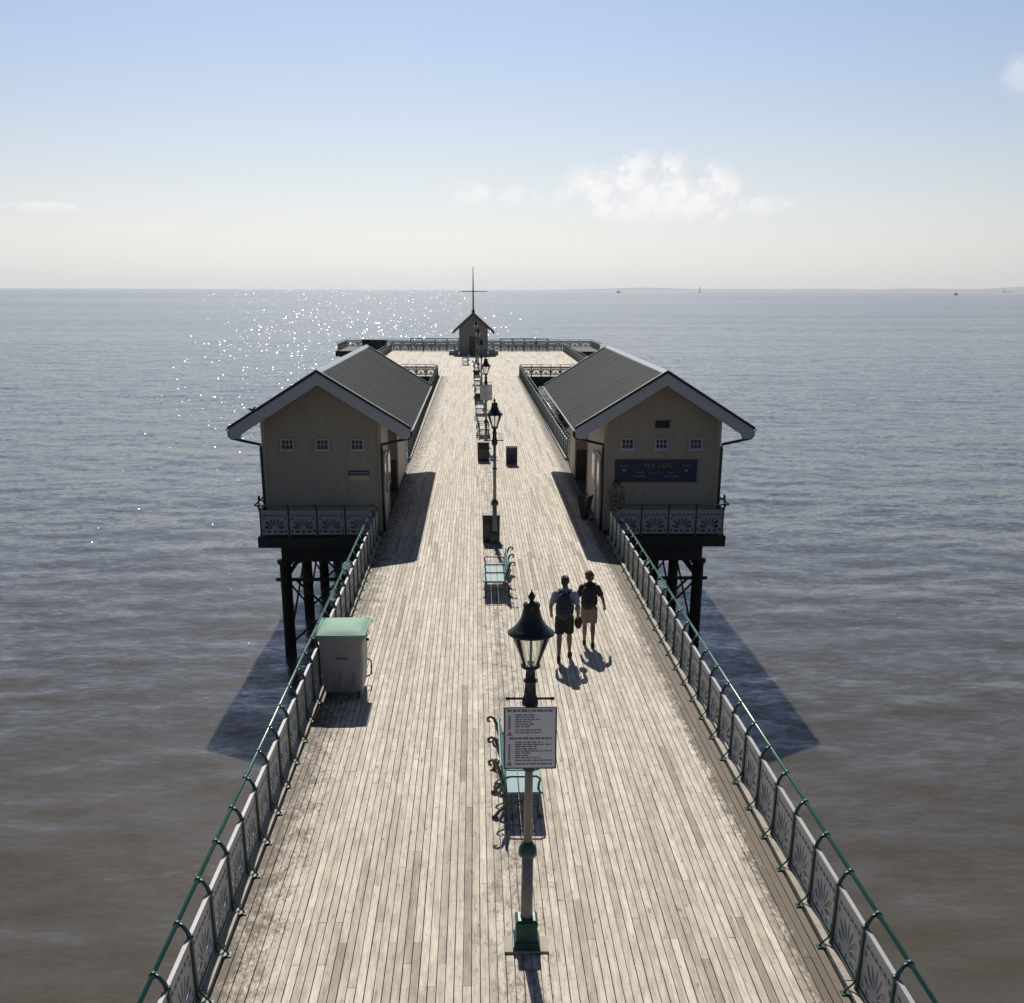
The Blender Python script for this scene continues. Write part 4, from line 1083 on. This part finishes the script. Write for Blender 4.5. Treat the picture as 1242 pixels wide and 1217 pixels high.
def gate(x, label):
    t = thing('barred_gate', label, 'gate', (x, 144.6, 0))
    for i in range(5): MB().bx(-3.0 + i * 1.5 - .05, -3.0 + i * 1.5 + .05, 0, .1, 0, 1.5).build('post', 'green', t)
    for z in (.45, .95, 1.45): MB().bx(-3.06, 3.06, .02, .08, z, z + .09).build('rail', 'green', t)
gate(-5.6, 'long green barred gate on the cabin side of the hut')
gate(5.6, 'long green barred gate on the far side of the hut from the cabin')

# ------------------------------------------------------------------ vessels on the horizon
def vessel(name, label, cat, x, y, L, W, parts):
    t = thing(name, label, cat, (x, y, SEA_Z))
    n = 8; P = []
    prof = [(-.5, .8), (-.45, 1), (.25, 1), (.42, .6), (.5, .05)]
    poly = [(u * L, w * W / 2) for u, w in prof] + [(u * L, -w * W / 2) for u, w in reversed(prof)]
    MB().prism(poly, -.5, parts['hull'], axis='z').build('hull', 'hull', t)
    for (u0, u1, z0, z1, w) in parts['blocks']: MB().bx(u0 * L, u1 * L, -w, w, z0, z1).build('superstructure', parts.get('m', 'white'), t)
    if 'mast' in parts: u, z = parts['mast']; MB().tube([(u * L, 0, 0), (u * L, 0, z)], .03 * z, 6).build('mast', 'black', t)
vessel('motor_boat', 'tiny dark motor boat far out on the water', 'boat', 1560, 3750, 14, 5, dict(hull=3.2, blocks=[(-.2, .15, 3.2, 6.2, 1.6)], mast=(-.05, 9), m='hull'))
vessel('cargo_ship', 'pale cargo ship hull down on the horizon under the low coast', 'ship', 8300, 18000, 170, 26, dict(hull=14, blocks=[(-.46, -.30, 14, 44, 10), (-.2, .05, 14, 24, 9), (.1, .3, 14, 22, 9)], mast=(.38, 38)))
vessel('fishing_boat', 'tiny fishing boat near the horizon to the right of the mast', 'boat', 640, 5200, 18, 6, dict(hull=4, blocks=[(-.3, 0, 4, 8, 2)], mast=(.1, 14), m='hull'))
t = thing('navigation_buoy', 'tiny upright navigation buoy on the horizon below the cloud', 'buoy', (1080, 5600, SEA_Z))
MB().lathe([(4.5, -.5), (5, 1), (4, 2.5)], 12).build('float', 'hull', t)
MB().lathe([(2.6, 2.5), (1.2, 22), (1.6, 23), (.4, 28)], 8).build('tower', 'hull', t)

# ------------------------------------------------------------------ people
def body_object(name, b, mat, parent, vox, smooth=4):
    me = b.mesh(name, mat)
    o = put(name, me, parent)
    r = o.modifiers.new('remesh', 'REMESH'); r.mode = 'VOXEL'; r.voxel_size = vox; r.use_smooth_shade = True
    s = o.modifiers.new('smooth', 'SMOOTH'); s.factor = .5; s.iterations = smooth
    dg = bpy.context.evaluated_depsgraph_get()
    me2 = bpy.data.meshes.new_from_object(o.evaluated_get(dg)); me2.name = name
    o.modifiers.clear(); o.data = me2
    return o
def limb(b, pts, rs, infl=0.0):
    b.tube(pts, [r + infl for r in rs], 12)
    for p, r in zip(pts, rs): b.ell(p, (r + infl,) * 3, nu=12, nv=8)
def person(name, label, loc, rz, S, J, head_turn, mats, hair_long, top_hem, pack):
    """x right, y forward, z up, designed 1.75 m tall then scaled"""
    t = thing(name, label, 'person', loc, rz); t.scale = (S, S, S)
    V = Vector
    b = MB()
    # trunk
    for z, w, d, y in ((.90, .155, .115, 0), (.98, .16, .118, 0), (1.08, .145, .105, .0), (1.2, .15, .11, .0), (1.32, .165, .115, -.005), (1.40, .16, .10, -.01), (1.44, .12, .08, -.01)):
        b.ell((0, y, z), (w * J['w'], d, .085))
    b.tube([(0, -.005, 1.42), (0, .01, 1.52), (0, .018, 1.57)], [.062, .054, .055], 12)
    HR = Matrix.Rotation(head_turn, 3, 'Z'); hc = V((0, .02, 1.645))
    H = lambda x, y, z: hc + HR @ V((x, y, z))
    b.ell(H(0, 0, .01), (.075, .095, .10), HR); b.ell(H(0, .025, -.045), (.055, .065, .065), HR); b.ell(H(0, -.03, .03), (.073, .075, .08), HR)
    b.tube([H(0, .088, .012), H(0, .112, -.022)], [.010, .016], 8); b.ell(H(0, .082, -.075), (.03, .022, .02), HR)
    b.ell(H(0, .088, -.05), (.024, .010, .008), HR); b.ell(H(0, .083, .026), (.055, .016, .012), HR)
    for s in (-1, 1):
        b.ell(H(s * .077, -.005, -.01), (.010, .018, .030), HR); b.ell(H(s * .03, .083, .010), (.013, .010, .009), HR)
    # arms and legs
    for s, k in ((-1, 'L'), (1, 'R')):
        sh = V((s * .185 * J['w'], -.01, 1.385)); el_, wr = V(J['el' + k]), V(J['wr' + k])
        limb(b, [sh, (sh + el_) / 2, el_], [.058, .050, .041])
        limb(b, [el_, el_.lerp(wr, .35), wr], [.040, .039, .027])
        dv = (wr - el_).normalized(); pal = wr + dv * .055
        b.tube([wr, wr + dv * .03, pal, wr + dv * .085], [.026, .033, .036, .030], 10)
        fx = V((0, 1, 0)); inn = V((-s, 0, 0))
        for q, (off, ln) in enumerate(((.027, .070), (.009, .080), (-.009, .075), (-.026, .058))):
            r0 = wr + dv * .085 + fx * off; r1 = r0 + dv * ln * .5 + inn * .006; r2 = r1 + dv * ln * .45 + inn * .022
            b.tube([r0 - dv * .02, r0, r1, r2], [.011, .0105, .0095, .008], 8); b.ell(r2, (.008,) * 3, nu=8, nv=6)
        r0 = wr + dv * .03 + fx * .026; r1 = r0 + fx * .028 + dv * .03 + inn * .012; r2 = r1 + dv * .032 + inn * .006
        b.tube([r0, r1, r2], [.013, .011, .009], 8)
        hp = V((s * .088, 0, .90)); kn, an = V(J['kn' + k]), V(J['an' + k])
        limb(b, [hp, (hp + kn) / 2, kn], [.092, .078, .056])
        limb(b, [kn, kn.lerp(an, .3), kn.lerp(an, .7), an], [.054, .056, .040, .034])
        fd = V(J['ft' + k]); limb(b, [an + V((0, 0, -.02)), an + fd * .5 + V((0, 0, -.045))], [.036, .034])
    body_object('body', b, mats['skin'], t, .0085, 3)
    # shoes
    for s, k in ((-1, 'L'), (1, 'R')):
        an = V(J['an' + k]); fd = V(J['ft' + k]); sh = MB()
        p0 = an + V((0, 0, -.055)) - fd * .22; p1 = an + fd * .45 + V((0, 0, -.062)); p2 = an + fd * .95 + V((0, 0, -.066))
        limb(sh, [p0, p1, p2], [.040, .043, .036]); limb(sh, [an + V((0, 0, .0)), an + V((0, 0, -.05))], [.044, .046])
        body_object('shoe', sh, 'shoe', t, .011, 3)
    # shorts
    so = MB()
    for z in (.90, .96, 1.02): so.ell((0, 0, z), (.168 * J['w'], .128, .08))
    for s, k in ((-1, 'L'), (1, 'R')):
        hp = V((s * .088, 0, .92)); kn = V(J['kn' + k]); e = hp.lerp(kn, .88)
        so.tube([hp, hp.lerp(e, .5), e], [.108, .104, .098], 16)
    body_object('shorts', so, mats['shorts'], t, .012, 3)
    # shirt with short sleeves
    st = MB()
    for z, w, d, y in ((top_hem + .06, .175, .130, 0), (1.02, .17, .128, 0), (1.1, .16, .12, .0), (1.2, .162, .122, .0), (1.32, .178, .126, -.005), (1.40, .172, .110, -.01), (1.44, .135, .092, -.01)):
        st.ell((0, y, z), (w * J['w'], d, .085))
    for s, k in ((-1, 'L'), (1, 'R')):
        sh = V((s * .182 * J['w'], -.01, 1.385)); el_ = V(J['el' + k]); e = sh.lerp(el_, .72)
        st.tube([sh, sh.lerp(e, .5), e], [.076, .070, .068], 14); st.ell(sh, (.075,) * 3)
    body_object('shirt', st, mats['shirt'], t, .012, 4)
    # hair
    hb = MB(); hb.ell(H(0, -.018, .040), (.086, .098, .088), HR); hb.ell(H(0, -.055, -.005), (.078, .062, .085), HR)
    if hair_long: hb.ell(H(0, -.07, -.06), (.066, .045, .07), HR)
    rs = random.Random(3)
    for i in range(30):
        a = rs.uniform(0, 6.28); e = rs.uniform(-.1, 1.4)
        hb.ell(H(.078 * math.cos(a) * math.cos(e), -.028 + .085 * math.sin(a) * math.cos(e), .045 + .078 * math.sin(e)), (.020,) * 3, nu=8, nv=6)
    body_object('hair', hb, mats['hair'], t, .009, 2)
    # backpack, a thing of its own on the back (towards -y)
    p = thing('backpack', pack[0], 'backpack', loc, rz); p.scale = (S, S, S)
    pb = MB(); pb.ell((pack[2], -.21, 1.20), (.165, .10, .27)); pb.ell((pack[2], -.20, 1.06), (.165, .10, .16)); pb.ell((pack[2], -.19, 1.33), (.14, .08, .13))
    body_object('pack_body', pb, pack[1], p, .012, 5)
    pk = MB(); pk.ell((pack[2], -.29, 1.08), (.12, .06, .12)); body_object('pocket', pk, pack[1], p, .012, 4)
    MB().tube([(pack[2] - .10, -.302, 1.20), (pack[2], -.312, 1.205), (pack[2] + .10, -.302, 1.20)], .006, 6).build('zip', 'binpanel', p)
    for s in (-1, 1):
        MB().tube([(pack[2] + s * .09, -.15, 1.40), (s * .10, -.07, 1.487), (s * .115, .05, 1.47), (s * .125, .135, 1.36), (s * .145, .12, 1.20), (s * .165, .0, 1.08), (s * .15, -.12, 1.02)], .020, 8, flat=(1.3, 1, 1)).build('strap', pack[1], p)
    MB().tube([(pack[2] - .03, -.17, 1.455), (pack[2], -.18, 1.495), (pack[2] + .03, -.17, 1.455)], .009, 6).build('grab_loop', pack[1], p)
    return t
JM = dict(w=1.04, elL=(-.285, -.03, 1.13), wrL=(-.27, .12, .93), elR=(.275, -.06, 1.12), wrR=(.275, .02, .88),
          knL=(-.10, -.02, .50), anL=(-.105, -.20, .095), ftL=(0, .16, -.01), knR=(.105, .12, .50), anR=(.12, .16, .085), ftR=(.03, .16, 0))
person('person', 'person in a pale blue t-shirt and black shorts walking with a navy backpack', (1.26, 21.95, 0), R(-4), 1.015, JM, R(-12),
       dict(skin='skin', shorts='shorts', shirt='tshirt', hair='hair'), False, .92, ('navy backpack on the walker in the pale blue t-shirt', 'pack', -.02))
JW = dict(w=.95, elL=(-.27, -.05, 1.13), wrL=(-.29, .06, .90), elR=(.30, -.04, 1.14), wrR=(.345, .08, .92),
          knL=(-.09, .10, .49), anL=(-.09, .10, .085), ftL=(-.01, .15, 0), knR=(.095, .03, .50), anR=(.10, -.14, .09), ftR=(.02, .15, 0))
person('person', 'person in a dark patterned top and stone shorts walking with head turned aside', (1.86, 22.85, 0), R(-6), .945, JW, R(-62),
       dict(skin='skin', shorts='stone', shirt='top', hair='greyhair'), False, .94, ('black backpack on the walker in the dark patterned top', 'pack2', -.03))
t = thing('shoulder_bag', 'small black bag carried low between the two walkers', 'bag', (1.555, 22.02, .66))
MB().ell((0, 0, .12), (.085, .13, .14)).build('bag_body', 'shoe', t)
MB().tube([(0, -.08, .2), (0, -.06, .27), (0, .0, .30), (0, .06, .27), (0, .08, .2)], .009, 6).build('handle', 'shoe', t)

# ------------------------------------------------------------------ haze over the estuary
hz = MB().bx(-31500, 31500, -31500, 31500, SEA_Z - 4.6, 190).build('haze', 'hill')
hz.data.materials.clear()
hm = bpy.data.materials.new('haze_air'); hm.use_nodes = True
hn, hl = hm.node_tree.nodes, hm.node_tree.links
for x in list(hn): hn.remove(x)
ho = hn.new('ShaderNodeOutputMaterial'); hv = hn.new('ShaderNodeVolumePrincipled')
hv.inputs['Color'].default_value = (.93, .95, 1, 1); hv.inputs['Density'].default_value = 4.0e-5; hv.inputs['Anisotropy'].default_value = .3
hl.new(hv.outputs[0], ho.inputs['Volume']); hz.data.materials.append(hm)
tag(hz, 'pale haze lying over the sea', kind='stuff')
